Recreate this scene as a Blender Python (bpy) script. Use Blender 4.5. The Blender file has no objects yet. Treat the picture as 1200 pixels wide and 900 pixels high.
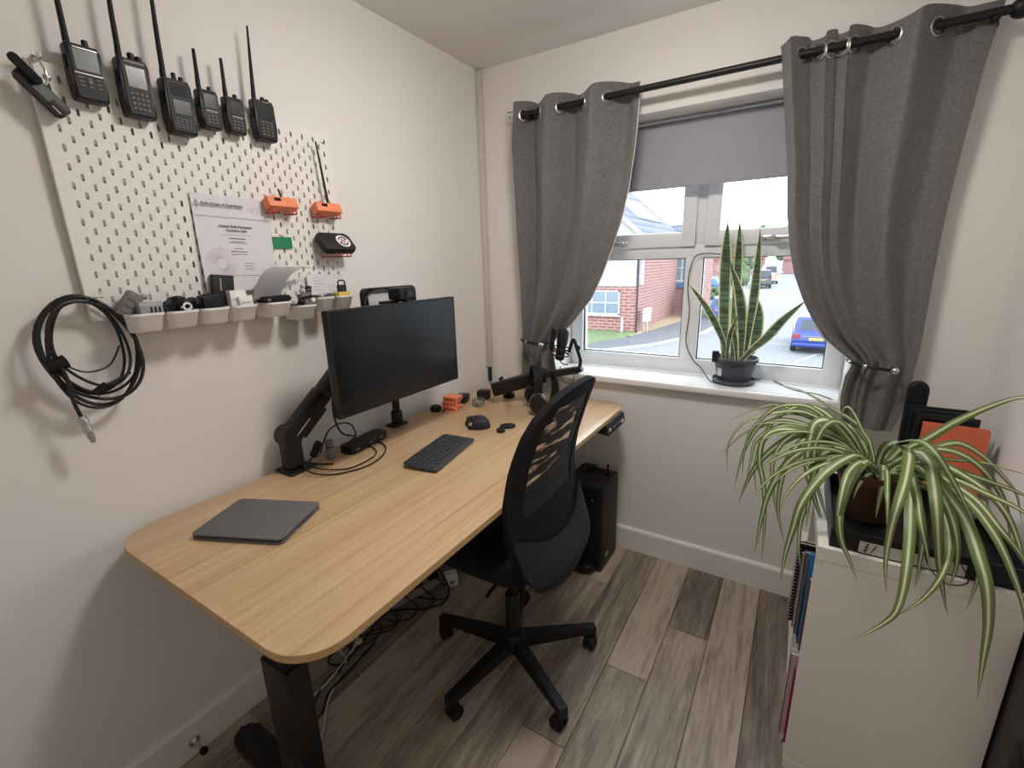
import bpy, bmesh, math, random
from mathutils import Vector, Matrix
random.seed(7)
R = math.radians
PI = math.pi
SC = bpy.context.scene
COL = SC.collection

# ------------------------------------------------------------------ camera
F_PX, YAW, PITCH, ROLL = 538.839, -0.558, 0.258, -0.026
CAM = Vector((1.477, -2.124, 1.475))
_fw = Vector((math.sin(YAW)*math.cos(PITCH), math.cos(YAW)*math.cos(PITCH), -math.sin(PITCH)))
_r0 = Vector((math.cos(YAW), -math.sin(YAW), 0)); _u0 = _r0.cross(_fw)
_rt = math.cos(ROLL)*_r0 + math.sin(ROLL)*_u0
_up = -math.sin(ROLL)*_r0 + math.cos(ROLL)*_u0
cd = bpy.data.cameras.new('camera'); cam = bpy.data.objects.new('camera', cd); COL.objects.link(cam)
cd.sensor_width = 36; cd.lens = 36*F_PX/1200; cd.clip_start = 0.02; cd.clip_end = 1500
m = Matrix((( _rt.x, _up.x, -_fw.x, CAM.x), (_rt.y, _up.y, -_fw.y, CAM.y), (_rt.z, _up.z, -_fw.z, CAM.z), (0, 0, 0, 1)))
cam.matrix_world = m
SC.camera = cam

def _ray(px, py): return _fw + _rt*((px-600)/F_PX) - _up*((py-450)/F_PX)
def _hit(px, py, ax, v):
    d = _ray(px, py); t = (v-CAM[ax])/d[ax]; return CAM + d*t
def AX(px, py, x): return _hit(px, py, 0, x)      # a surveyed point of the photo on the plane x = const
def AY(px, py, y): return _hit(px, py, 1, y)
def AZ(px, py, z): return _hit(px, py, 2, z)

# ------------------------------------------------------------------ world, exposure
SC.view_settings.view_transform = 'Standard'; SC.view_settings.look = 'None'
SC.view_settings.exposure = 0.12; SC.view_settings.gamma = 1.0; SC.view_settings.use_curve_mapping = False
SC.cycles.use_denoising = True
SC.cycles.max_bounces = 8; SC.cycles.diffuse_bounces = 5; SC.cycles.transparent_max_bounces = 12
SC.cycles.sample_clamp_indirect = 6.0
W = bpy.data.worlds.new('overcast_sky'); SC.world = W; W.use_nodes = True
bg = W.node_tree.nodes['Background']
bg.inputs[0].default_value = (0.86, 0.93, 1.0, 1); bg.inputs[1].default_value = 6.0

# the room's lamp: an opal drum fitting on the ceiling, above the frame (built with the room); position and brightness
LAMP = Vector((1.03, -1.0, 2.392)); LAMP_GLOW = 54; LAMP_TINT = (1.0, 0.955, 0.91)

# ------------------------------------------------------------------ helpers
def top_of(o):
    while o.parent is not None: o = o.parent
    return o

class MB:
    """collects shapes (world coordinates, or local ones under T) and links them as ONE mesh object"""
    def __init__(s, T=None):
        s.bm = bmesh.new(); s.T = T.copy() if T is not None else Matrix()
        s.uv = None
    def vf(s, verts, faces, T=None):
        M = s.T @ T if T is not None else s.T
        vs = [s.bm.verts.new(M @ Vector(v)) for v in verts]
        out = []
        for f in faces:
            try: out.append(s.bm.faces.new([vs[i] for i in f]))
            except ValueError: pass
        return vs, out
    def _merge(s, b2, T=None):
        M = s.T @ T if T is not None else s.T
        b2.verts.index_update()
        vs = [s.bm.verts.new(M @ v.co) for v in b2.verts]
        for f in b2.faces:
            try: s.bm.faces.new([vs[v.index] for v in f.verts])
            except ValueError: pass
        b2.free()
    def box(s, x0, x1, y0, y1, z0, z1, bev=0, seg=2, T=None):
        V = [(x0,y0,z0),(x1,y0,z0),(x1,y1,z0),(x0,y1,z0),(x0,y0,z1),(x1,y0,z1),(x1,y1,z1),(x0,y1,z1)]
        Fc = [(0,3,2,1),(4,5,6,7),(0,1,5,4),(1,2,6,5),(2,3,7,6),(3,0,4,7)]
        if not bev: s.vf(V, Fc, T); return s
        b = bmesh.new(); vs = [b.verts.new(v) for v in V]
        for f in Fc: b.faces.new([vs[i] for i in f])
        bmesh.ops.bevel(b, geom=list(b.edges), offset=bev, segments=seg, affect='EDGES', profile=0.5)
        s._merge(b, T); return s
    def cbox(s, c, d, bev=0, seg=2, T=None):
        return s.box(c[0]-d[0]/2, c[0]+d[0]/2, c[1]-d[1]/2, c[1]+d[1]/2, c[2]-d[2]/2, c[2]+d[2]/2, bev, seg, T)
    def hexa(s, b4, t4, T=None):          # frustum-like solid from 4 bottom and 4 top corners
        s.vf(list(b4)+list(t4), [(3,2,1,0),(4,5,6,7),(0,1,5,4),(1,2,6,5),(2,3,7,6),(3,0,4,7)], T); return s
    def cyl(s, p0, p1, r0, r1=None, n=16, T=None):
        r1 = r0 if r1 is None else r1
        p0, p1 = Vector(p0), Vector(p1); d = (p1-p0).normalized()
        a = d.orthogonal().normalized(); b = d.cross(a)
        V = []; 
        for p, r in ((p0, r0), (p1, r1)):
            for i in range(n):
                t = 2*PI*i/n; V.append(p + a*(r*math.cos(t)) + b*(r*math.sin(t)))
        Fc = [(i, (i+1) % n, n+(i+1) % n, n+i) for i in range(n)]
        Fc += [tuple(range(n-1, -1, -1)), tuple(range(n, 2*n))]
        s.vf(V, Fc, T); return s
    def tube(s, pts, r, n=8, closed=False, T=None):
        P = [Vector(p) for p in pts]; k = len(P)
        rr = r if isinstance(r, (list, tuple)) else [r]*k
        tang = []
        for i in range(k):
            if closed: t = P[(i+1) % k]-P[(i-1) % k]
            else: t = P[min(i+1, k-1)]-P[max(i-1, 0)]
            tang.append(t.normalized() if t.length > 1e-9 else Vector((0, 0, 1)))
        a = tang[0].orthogonal().normalized(); V = []
        for i in range(k):
            a = (a - tang[i]*a.dot(tang[i])).normalized(); b = tang[i].cross(a)
            for j in range(n):
                t = 2*PI*j/n; V.append(P[i] + (a*math.cos(t)+b*math.sin(t))*rr[i])
        Fc = []
        for i in range(k if closed else k-1):
            i2 = (i+1) % k
            for j in range(n): Fc.append((i*n+j, i*n+(j+1) % n, i2*n+(j+1) % n, i2*n+j))
        if not closed: Fc += [tuple(range(n-1, -1, -1)), tuple(range((k-1)*n, k*n))]
        s.vf(V, Fc, T); return s
    def lathe(s, prof, c=(0, 0, 0), n=24, T=None, sx=1, sy=1):   # prof: (r, z), around z through c
        V = []; Fc = []; k = len(prof)
        for r, z in prof:
            for j in range(n):
                t = 2*PI*j/n; V.append((c[0]+r*sx*math.cos(t), c[1]+r*sy*math.sin(t), c[2]+z))
        for i in range(k-1):
            for j in range(n): Fc.append((i*n+j, i*n+(j+1) % n, (i+1)*n+(j+1) % n, (i+1)*n+j))
        if prof[0][0] > 1e-6: Fc.append(tuple(range(n-1, -1, -1)))
        if prof[-1][0] > 1e-6: Fc.append(tuple(range((k-1)*n, k*n)))
        s.vf(V, Fc, T); return s
    def ball(s, c, r, n=16, T=None, sz=1):
        k = n//2
        return s.lathe([(max(1e-5, r*math.sin(PI*i/k)), -r*sz*math.cos(PI*i/k)) for i in range(k+1)], c, n, T)
    def prism(s, out, h0, h1, bev=0, seg=2, T=None):    # outline in xy, extruded along z
        k = len(out); V = [(a, b, h0) for a, b in out]+[(a, b, h1) for a, b in out]
        Fc = [tuple(range(k-1, -1, -1)), tuple(range(k, 2*k))]+[(i, (i+1) % k, k+(i+1) % k, k+i) for i in range(k)]
        if not bev: s.vf(V, Fc, T); return s
        b = bmesh.new(); vs = [b.verts.new(v) for v in V]
        for f in Fc: b.faces.new([vs[i] for i in f])
        es = [e for e in b.edges if abs(e.verts[0].co.z-e.verts[1].co.z) < 1e-9]
        bmesh.ops.bevel(b, geom=es, offset=bev, segments=seg, affect='EDGES', profile=0.5)
        s._merge(b, T); return s
    def grid(s, fn, nu, nv, mask=None, thick=0, uv=False, T=None):
        b = bmesh.new(); vs = {}
        for i in range(nu+1):
            for j in range(nv+1): vs[i, j] = b.verts.new(fn(i/nu, j/nv))
        for i in range(nu):
            for j in range(nv):
                if mask is None or mask((i+.5)/nu, (j+.5)/nv):
                    b.faces.new((vs[i, j], vs[i+1, j], vs[i+1, j+1], vs[i, j+1]))
        bmesh.ops.delete(b, geom=[v for v in b.verts if not v.link_faces], context='VERTS')
        if thick:
            b.normal_update()
            bmesh.ops.solidify(b, geom=list(b.faces), thickness=thick)
        s._merge(b, T); return s
    def sheet(s, fn, nu, nv, off):         # closed thin cloth: front fn, back fn + off
        n1 = nv+1; V = [fn(i/nu, j/nv) for i in range(nu+1) for j in range(n1)]; k = len(V)
        V += [v+Vector(off) for v in V]
        Fc = []
        for i in range(nu):
            for j in range(nv):
                a, b, c, d = i*n1+j, (i+1)*n1+j, (i+1)*n1+j+1, i*n1+j+1
                Fc += [(a, b, c, d), (k+d, k+c, k+b, k+a)]
        for i in range(nu):
            for j in (0, nv): a, b = i*n1+j, (i+1)*n1+j; Fc.append((a, b, k+b, k+a))
        for j in range(nv):
            for i in (0, nu): a, b = i*n1+j, i*n1+j+1; Fc.append((a, b, k+b, k+a))
        s.vf(V, Fc); return s
    def build(s, name, mat, parent=None, smooth=True, ang=35, recalc=True):
        if recalc: bmesh.ops.recalc_face_normals(s.bm, faces=list(s.bm.faces))
        if parent is not None:
            inv = top_of(parent).matrix_basis.inverted()
            s.bm.transform(inv)
        me = bpy.data.meshes.new(name); s.bm.to_mesh(me); s.bm.free()
        if smooth:
            me.shade_smooth(); me.set_sharp_from_angle(angle=R(ang))
        if isinstance(mat, (list, tuple)):
            for q in mat: me.materials.append(q)
        else: me.materials.append(mat)
        o = bpy.data.objects.new(name, me); COL.objects.link(o)
        if parent is not None: o.parent = parent
        return o

def tag(o, label=None, cat=None, group=None, kind=None):
    if label: o['label'] = label
    if cat: o['category'] = cat
    if group: o['group'] = group
    if kind: o['kind'] = kind
    return o
def thing(name, label, cat, loc=(0, 0, 0), group=None, rz=0):
    o = bpy.data.objects.new(name, None); COL.objects.link(o)
    o.empty_display_size = 0.05
    o.matrix_basis = Matrix.Translation(Vector(loc)) @ Matrix.Rotation(rz, 4, 'Z')
    return tag(o, label, cat, group)
def stuff(o): o['kind'] = 'stuff'; return o
def copy_tree(o, loc, rz=None, label=None, parent=None):
    c = o.copy(); COL.objects.link(c); c.parent = parent
    if parent is None:
        rot = Matrix.Rotation(rz, 4, 'Z') if rz is not None else o.matrix_basis.to_3x3().to_4x4()
        c.matrix_basis = Matrix.Translation(Vector(loc)) @ rot
    if label: c['label'] = label
    for ch in list(o.children): copy_tree(ch, None, None, None, c)
    return c
def rrect(w, h, r, n=5, cx=0, cy=0):
    out = []
    for qx, qy, a0 in ((w/2-r, h/2-r, 0), (-w/2+r, h/2-r, 90), (-w/2+r, -h/2+r, 180), (w/2-r, -h/2+r, 270)):
        for i in range(n+1):
            a = R(a0+90*i/n); out.append((cx+qx+r*math.cos(a), cy+qy+r*math.sin(a)))
    return out
def smoothpts(P, n=8, closed=False):
    P = [Vector(p) for p in P]; k = len(P); out = []
    rng = range(k if closed else k-1)
    for i in rng:
        if closed: p0, p1, p2, p3 = P[(i-1) % k], P[i], P[(i+1) % k], P[(i+2) % k]
        else: p0, p1, p2, p3 = P[max(i-1, 0)], P[i], P[i+1], P[min(i+2, k-1)]
        for j in range(n):
            t = j/n
            out.append(0.5*((2*p1)+(-p0+p2)*t+(2*p0-5*p1+4*p2-p3)*t*t+(-p0+3*p1-3*p2+p3)*t**3))
    if not closed: out.append(P[-1])
    return out
def lerp_tab(tab, z):      # tab sorted by first value: (z, a, b, ...)
    if z <= tab[0][0]: return tab[0][1:]
    for p, q in zip(tab, tab[1:]):
        if z <= q[0]:
            t = (z-p[0])/(q[0]-p[0]); t2 = t
            return tuple(a+(b-a)*t2 for a, b in zip(p[1:], q[1:]))
    return tab[-1][1:]
# wall frame: local x runs along +Y of the room, local y is up, local z points out of the left wall (+X)
def wallT(y, z, x=0.0, ang=0):
    B = Matrix(((0, 0, 1, 0), (1, 0, 0, 0), (0, 1, 0, 0), (0, 0, 0, 1)))
    return Matrix.Translation((x, y, z)) @ B @ Matrix.Rotation(R(ang), 4, 'Z')
def textmesh(body, size, T, mat, name, parent, align='CENTER', depth=0.0003, shear=0, spacing=1.0):
    cu = bpy.data.curves.new(name, 'FONT'); cu.body = body; cu.size = size; cu.align_x = align; cu.align_y = 'CENTER'
    cu.extrude = depth; cu.shear = shear; cu.space_character = spacing; cu.resolution_u = 3; cu.offset = size*.03
    tmp = bpy.data.objects.new(name, cu); COL.objects.link(tmp)
    dg = bpy.context.evaluated_depsgraph_get()
    me = bpy.data.meshes.new_from_object(tmp.evaluated_get(dg))
    bpy.data.objects.remove(tmp); bpy.data.curves.remove(cu)
    inv = top_of(parent).matrix_basis.inverted()
    me.transform(inv @ T); me.materials.clear(); me.materials.append(mat); me.name = name
    o = bpy.data.objects.new(name, me); COL.objects.link(o); o.parent = parent
    return o

# ------------------------------------------------------------------ materials
def srgb(r, g, b):
    f = lambda c: (c/255/12.92) if c/255 <= 0.04045 else ((c/255+0.055)/1.055)**2.4
    return (f(r), f(g), f(b))
def newmat(name):
    mt = bpy.data.materials.new(name); mt.use_nodes = True
    nt = mt.node_tree; return mt, nt, nt.nodes['Principled BSDF']
def mat(name, col, rough=.5, metal=0, var=.06, vscale=30, bump=0, bscale=200, spec=.5, coat=0, emit=None, estr=1, trans=0, ior=1.45):
    mt, nt, b = newmat(name); N = nt.nodes; L = nt.links
    tc = N.new('ShaderNodeTexCoord'); no = N.new('ShaderNodeTexNoise'); no.inputs['Scale'].default_value = vscale
    no.inputs['Detail'].default_value = 4
    L.new(tc.outputs['Object'], no.inputs['Vector'])
    mx = N.new('ShaderNodeMix'); mx.data_type = 'RGBA'
    c0 = tuple(max(0, c*(1-var)) for c in col); c1 = tuple(min(1, c*(1+var)) for c in col)
    mx.inputs[6].default_value = (*c0, 1); mx.inputs[7].default_value = (*c1, 1)
    L.new(no.outputs['Fac'], mx.inputs[0]); L.new(mx.outputs[2], b.inputs['Base Color'])
    b.inputs['Roughness'].default_value = rough; b.inputs['Metallic'].default_value = metal
    b.inputs['Specular IOR Level'].default_value = spec; b.inputs['Coat Weight'].default_value = coat
    b.inputs['Transmission Weight'].default_value = trans; b.inputs['IOR'].default_value = ior
    if emit: b.inputs['Emission Color'].default_value = (*emit, 1); b.inputs['Emission Strength'].default_value = estr
    if bump:
        n2 = N.new('ShaderNodeTexNoise'); n2.inputs['Scale'].default_value = bscale; n2.inputs['Detail'].default_value = 3
        L.new(tc.outputs['Object'], n2.inputs['Vector'])
        bp = N.new('ShaderNodeBump'); bp.inputs['Strength'].default_value = bump; bp.inputs['Distance'].default_value = .002
        L.new(n2.outputs['Fac'], bp.inputs['Height']); L.new(bp.outputs[0], b.inputs['Normal'])
    return mt
def woodmat(name, stops, axis='Y', sc=(22, 1.1, 22), rough=.45, perobj=False, bump=.06, fine=6, finemix=.3):
    """grain drawn out along one axis; stops = colour ramp"""
    mt, nt, b = newmat(name); N = nt.nodes; L = nt.links
    tc = N.new('ShaderNodeTexCoord'); mp = N.new('ShaderNodeMapping'); mp.inputs['Scale'].default_value = sc
    L.new(tc.outputs['Object'], mp.inputs['Vector'])
    src = mp.outputs[0]
    if perobj:
        oi = N.new('ShaderNodeObjectInfo'); ad = N.new('ShaderNodeVectorMath'); ad.operation = 'MULTIPLY_ADD'
        cx = N.new('ShaderNodeCombineXYZ')
        for i in range(3): L.new(oi.outputs['Random'], cx.inputs[i])
        ad.inputs[1].default_value = (57, 31, 43)
        L.new(cx.outputs[0], ad.inputs[0]); L.new(src, ad.inputs[2]); src = ad.outputs[0]
    n1 = N.new('ShaderNodeTexNoise'); n1.inputs['Scale'].default_value = 1.0; n1.inputs['Detail'].default_value = 7
    n1.inputs['Roughness'].default_value = .62; n1.inputs['Distortion'].default_value = 1.1
    L.new(src, n1.inputs['Vector'])
    n2 = N.new('ShaderNodeTexNoise'); n2.inputs['Scale'].default_value = fine; n2.inputs['Detail'].default_value = 4
    L.new(src, n2.inputs['Vector'])
    mm = N.new('ShaderNodeMath'); mm.operation = 'MULTIPLY_ADD'; mm.inputs[1].default_value = finemix
    L.new(n2.outputs['Fac'], mm.inputs[0]); L.new(n1.outputs['Fac'], mm.inputs[2])
    fac = mm.outputs[0]
    if perobj:
        m2 = N.new('ShaderNodeMath'); m2.operation = 'MULTIPLY_ADD'; m2.inputs[1].default_value = .36
        L.new(oi.outputs['Color'], m2.inputs[0]); L.new(fac, m2.inputs[2])
        m3 = N.new('ShaderNodeMath'); m3.operation = 'SUBTRACT'; m3.inputs[1].default_value = .20+(finemix-.3)*.5
        L.new(m2.outputs[0], m3.inputs[0]); fac = m3.outputs[0]
    rp = N.new('ShaderNodeValToRGB'); cr = rp.color_ramp
    while len(cr.elements) < len(stops): cr.elements.new(.5)
    for e, (p, c) in zip(cr.elements, stops): e.position = p; e.color = (*c, 1)
    L.new(fac, rp.inputs[0]); L.new(rp.outputs[0], b.inputs['Base Color'])
    b.inputs['Roughness'].default_value = rough
    bp = N.new('ShaderNodeBump'); bp.inputs['Strength'].default_value = bump; bp.inputs['Distance'].default_value = .004
    L.new(n2.outputs['Fac'], bp.inputs['Height']); L.new(bp.outputs[0], b.inputs['Normal'])
    return mt

MT = {}
MT['wall'] = mat('wall_paint', (.80, .765, .735), .85, var=.012, vscale=3, bump=.05, bscale=350, spec=.2)
MT['ceiling'] = mat('ceiling_paint', (.80, .78, .76), .9, var=.012, vscale=3, spec=.2)
MT['skirt'] = mat('white_gloss_paint', (.80, .775, .74), .4, var=.01, spec=.4)
MT['upvc'] = mat('white_upvc', (.82, .83, .85), .3, var=.01)
MT['sill'] = mat('white_sill_paint', (.82, .82, .82), .22, var=.01)
MT['white_lam'] = mat('white_laminate', (.80, .77, .72), .45, var=.01, bump=.03, bscale=500)
MT['white_plastic'] = mat('white_plastic', (.80, .78, .75), .4, var=.015)
MT['pegboard'] = mat('white_pegboard', (.82, .79, .74), .55, var=.015)
MT['black'] = mat('black_plastic', (.009, .009, .010), .42, var=.2, spec=.4)
MT['black_matt'] = mat('black_matt', (.008, .008, .009), .75, var=.2, spec=.3)
MT['black_metal'] = mat('black_powdercoat', (.009, .009, .010), .42, var=.15, bump=.08, bscale=900, spec=.4)
MT['rubber'] = mat('black_rubber', (.009, .009, .010), .6, var=.2, spec=.35)
MT['dgrey'] = mat('dark_grey_plastic', (.018, .019, .021), .55, var=.15, spec=.4)
MT['mgrey'] = mat('mid_grey_plastic', (.16, .16, .165), .5, var=.1)
MT['lgrey'] = mat('light_grey_plastic', (.45, .45, .46), .45, var=.05)
MT['chrome'] = mat('chrome', (.75, .75, .77), .14, 1, var=.03)
MT['steel'] = mat('brushed_steel', (.5, .49, .48), .3, 1, var=.1)
MT['screen'] = mat('dark_screen_glass', (.006, .0065, .008), .22, var=.05, spec=.45)
MT['lcd'] = mat('grey_lcd', (.12, .135, .14), .25, var=.06)
MT['lcd_dark'] = mat('dark_lcd', (.022, .026, .028), .25, var=.06)
MT['orange'] = mat('orange_printed_plastic', srgb(236, 138, 94), .5, var=.06, bump=.12, bscale=600)
MT['red'] = mat('red_hook_plastic', srgb(200, 70, 60), .5)
MT['green_card'] = mat('green_card', srgb(38, 130, 84), .6)
MT['paper'] = mat('white_paper', (.74, .71, .75), .8, var=.02)
MT['paper2'] = mat('grey_paper', (.33, .32, .33), .8, var=.04)
MT['ink'] = mat('grey_ink', (.16, .14, .17), .8)
MT['ink_blk'] = mat('black_ink', (.02, .02, .02), .8)
MT['pink'] = mat('pale_pink_print', (.72, .62, .66), .8)
MT['yellow'] = mat('yellow_card', srgb(215, 190, 90), .6)
MT['clear'] = mat('clear_plastic', (.75, .77, .8), .12, var=.02, trans=.85, ior=1.3)
MT['taupe'] = mat('taupe_plastic', (.17, .155, .135), .45, var=.15)
MT['keys'] = mat('soft_grey_keys', (.12, .12, .125), .5)
MT['wire_blk'] = mat('black_cable', (.013, .013, .014), .45, var=.2)
MT['wire_wht'] = mat('white_cable', (.55, .54, .52), .5)
# ================================================================== the room
RW, RB, H = 2.037, -2.62, 2.392     # right wall x, near wall y, ceiling height
def struct(name, mb, mt, parent=None, **k):
    o = mb.build(name, mt, parent, **k)
    if parent is None: o['kind'] = 'structure'
    return o
# floor: a base slab and oak-effect planks laid towards the window
MT['floorgap'] = mat('floor_joint', (.05, .042, .036), .8)
MT['plank'] = woodmat('grey_oak_plank', [(.28, srgb(86, 76, 68)), (.46, srgb(122, 110, 99)), (.60, srgb(147, 134, 120)), (.76, srgb(176, 161, 144))],
                      sc=(11, 1.0, 11), rough=.42, perobj=True, bump=.22, fine=9, finemix=.5)
fl = struct('floor', MB().box(-.02, RW+.02, RB-.02, .02, -.12, -.004), MT['floorgap'], smooth=False)
tag(fl, kind='structure')
PW = .1545; known = {8: -.45, 7: -.753, 9: -1.2, 6: -1.12, 5: -.33, 10: -1.0, 4: -.98, 3: -.6}
tones = {8: (.12, .5), 7: (.85, .35), 9: (.8, .5), 10: (.15, .4), 6: (.3, .6), 5: (.75, .35), 4: (.4, .7)}
rnd = random.Random(3)
for k in range(14):
    xa, xb = max(0, .082-PW+PW*k), min(RW, .082-PW+PW*(k+1))
    if xb-xa < .01: continue
    e = known.get(k+0, -rnd.uniform(.1, 1.1))
    ys = [0.0]; y = e
    while y > RB: ys.append(y); y -= 1.22
    ys.append(RB)
    for qi, (ya, yb) in enumerate(zip(ys[1:], ys[:-1])):
        cx, cy = (xa+xb)/2, (ya+yb)/2
        o = MB().box(xa-cx+.0009, xb-cx-.0009, ya-cy+.0009, yb-cy-.0009, -.008, 0, bev=.0012, seg=1).build('plank', MT['plank'], None, smooth=False)
        o.location = (cx, cy, 0); o.parent = fl
        tn = tones[k][qi] if k in tones and qi < 2 else rnd.uniform(.15, .85); o.color = (tn, tn, tn, 1)
# walls
WX0, WX1, WZ0, WZ1 = .42, 1.665, .905, 2.062         # window opening
struct('wall_left', MB().box(-.15, 0, RB-.15, .35, -.12, H+.15), MT['wall'], smooth=False)
struct('wall_right', MB().box(RW, RW+.15, RB-.15, .35, -.12, H+.15), MT['wall'], smooth=False)
struct('wall_near', MB().box(0, RW, RB-.15, RB, -.12, H+.15), MT['wall'], smooth=False)
wf = MB()
wf.box(0, WX0, 0, .35, -.12, H+.15); wf.box(WX1, RW, 0, .35, -.12, H+.15)
wf.box(WX0, WX1, 0, .35, -.12, WZ0); wf.box(WX0, WX1, 0, .35, WZ1, H+.15)
struct('wall_far', wf, MT['wall'], smooth=False)
struct('ceiling', MB().box(0, RW, RB, 0, H, H+.15), MT['ceiling'], smooth=False)
# skirting with a softened top edge
def skirt(name, p, q, out):
    p, q, out = Vector(p), Vector(q), Vector(out); d = q-p
    prof = [(0, 0), (.016, 0), (.016, .112), (.013, .120), (.008, .125), (0, .125)]
    mb = MB(); V = [p+out*a+Vector((0, 0, b)) for a, b in prof]+[q+out*a+Vector((0, 0, b)) for a, b in prof]
    k = len(prof)
    mb.vf(V, [(i, (i+1) % k, k+(i+1) % k, k+i) for i in range(k)]+[tuple(range(k-1, -1, -1)), tuple(range(k, 2*k))])
    struct(name, mb, MT['skirt'], smooth=False)
skirt('baseboard_left', (0, RB, 0), (0, 0, 0), (1, 0, 0))
skirt('baseboard_far', (.016, 0, 0), (RW-.016, 0, 0), (0, -1, 0))
skirt('baseboard_right', (RW, RB, 0), (RW, 0, 0), (-1, 0, 0))
# ceiling lamp fitting, flush drum, above the frame
cl = thing('ceiling_lamp', 'round opal drum lamp fixed to the ceiling above the chair', 'lamp', (LAMP.x, LAMP.y, H))
MT['lampglow'] = mat('opal_lamp_glass', (.9, .88, .84), .5, emit=LAMP_TINT, estr=LAMP_GLOW)
MB().lathe([(.10, -.0005), (.10, -.012), (.165, -.014), (.165, -.022), (.16, -.024), (.001, -.024)], (LAMP.x, LAMP.y, H), 40).build('mount', MT['white_plastic'], cl)
MB().lathe([(.150, -.0245), (.155, -.029), (.155, -.055), (.147, -.066), (.12, -.072), (.001, -.074)], (LAMP.x, LAMP.y, H), 40).build('opal_shade', MT['lampglow'], cl)

# ------------------------------------------------------------------ window
FY = .20                                              # room side of the frame
win = bpy.data.objects.new('window_1', None); COL.objects.link(win); win['kind'] = 'structure'
win.location = (1.04, FY, .925)
win['label'] = 'white plastic window with two top openers over two fixed panes'
def bars(name, rects, y0, y1, parent, bev=.006):
    mb = MB()
    for i, (a, b, c, d) in enumerate(rects): mb.box(a, b, y0+.0007*i, y1+.0005*i, c, d, bev, 2)
    return mb.build(name, MT['upvc'], parent)
Z0 = .925
fr = bars('frame', [(WX0, WX0+.07, Z0, WZ1), (WX1-.07, WX1, Z0, WZ1), (WX0, WX1, Z0, Z0+.075), (WX0, WX1, 1.995, WZ1),
                    (WX0+.05, WX1-.05, 1.475, 1.535), (1.0, 1.078, Z0+.05, 1.5), (1.03, 1.09, 1.5, 2.02)], FY, FY+.07, win)
for (a, b) in ((WX0+.062, 1.04), (1.08, WX1-.062)):    # top-hung opening sashes, standing proud of the frame
    sh = bars('sash', [(a, a+.062, 1.527, 2.0), (b-.062, b, 1.527, 2.0), (a, b, 1.527, 1.592), (a, b, 1.94, 2.0)], FY-.014, FY+.05, win)
    MB().box(a+.05, b-.05, FY+.025, FY+.033, 1.58, 1.95).build('pane', MT['clear'], sh, smooth=False)
    hx = (a+b)/2-.045 if a < 1 else (a+b)/2+.025
    hd = MB(); hd.box(hx-.06, hx+.012, FY-.030, FY-.014, 1.537, 1.561, .006); hd.cyl((hx, FY-.014, 1.549), (hx, FY-.05, 1.549), .011)
    hd.box(hx-.115 if a < 1 else hx-.008, hx+.008 if a < 1 else hx+.115, FY-.058, FY-.044, 1.540, 1.558, .006)
    hd.build('handle', MT['chrome'], sh)
for (a, b) in ((WX0+.07, 1.0), (1.078, WX1-.07)):      # fixed panes with a dark gasket line
    pn = MB().box(a-.01, b+.01, FY+.03, FY+.038, Z0+.07, 1.485).build('pane', MT['clear'], win, smooth=False)
    g = MB(); t = .0035
    for r_ in ((a, a+t, Z0+.075, 1.475), (b-t, b, Z0+.075, 1.475), (a, b, Z0+.075, Z0+.075+t), (a, b, 1.475-t, 1.475)):
        g.box(r_[0], r_[1], FY+.012, FY+.03, r_[2], r_[3])
    g.build('gasket', MT['rubber'], pn, smooth=False)
# thin float glass: mostly clear with a faint reflection
gm, nt, b = newmat('window_glass'); N = nt.nodes; L = nt.links
tr = N.new('ShaderNodeBsdfTransparent'); tr.inputs[0].default_value = (.95, .975, .98, 1)
gl = N.new('ShaderNodeBsdfGlossy'); gl.inputs['Roughness'].default_value = .03
nz = N.new('ShaderNodeTexNoise'); nz.inputs['Scale'].default_value = 1.2
mr = N.new('ShaderNodeMapRange'); mr.inputs[3].default_value = .05; mr.inputs[4].default_value = .075
L.new(nz.outputs['Fac'], mr.inputs[0])
ms = N.new('ShaderNodeMixShader'); L.new(mr.outputs[0], ms.inputs[0]); L.new(tr.outputs[0], ms.inputs[1]); L.new(gl.outputs[0], ms.inputs[2])
L.new(ms.outputs[0], N['Material Output'].inputs[0]); MT['glass'] = gm
for o in list(bpy.data.objects):
    if o.name.startswith('pane'): o.data.materials[0] = gm
# sill board with rounded nose, runs past the opening
sb = MB(); sb.box(WX0+.001, WX1-.001, -.001, FY+.005, WZ0-.004, Z0); sb.box(WX0-.05, WX1+.05, -.034, -.0005, WZ0-.012, Z0, .007, 3)
o = struct('trim_1', sb, MT['sill']); o['label'] = 'white painted window sill board'

# roller blind
rb = thing('roller_blind', 'grey roller blind pulled halfway down over the window', 'blind', (1.04, .12, WZ1))
MT['blind'] = mat('grey_blind_cloth', srgb(160, 160, 168), .9, var=.03, vscale=300, bump=.1, bscale=900)
MB().box(.452, 1.637, .118, .1205, 1.79, 2.03).build('cloth', MT['blind'], rb, smooth=False)
MB().cyl((.445, .139, 2.028), (1.645, .139, 2.028), .021, n=20).build('roller', MT['blind'], rb)
MB().box(.452, 1.637, .113, .126, 1.776, 1.794, .004).build('bottom_bar', MT['blind'], rb)
for x in (.432, 1.644): MB().box(x, x+.014, .11, .165, 2.0, 2.061, .003).build('bracket', MT['white_plastic'], rb)

# cable trunking boxed into the corner
ct = thing('cable_trunking', 'narrow off-white cable trunking standing in the room corner', 'trunking', (.014, -.014, 1.02))
MT['trunk'] = mat('off_white_trunking', (.62, .575, .52), .5, var=.02)
MB().box(.0005, .028, -.026, -.0005, .905, H-.008, .004).build('cover', MT['trunk'], ct)
MB().box(.004, .020, -.018, -.002, .82, .905, .002).build('exposed_cable', MT['dgrey'], ct)
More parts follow.
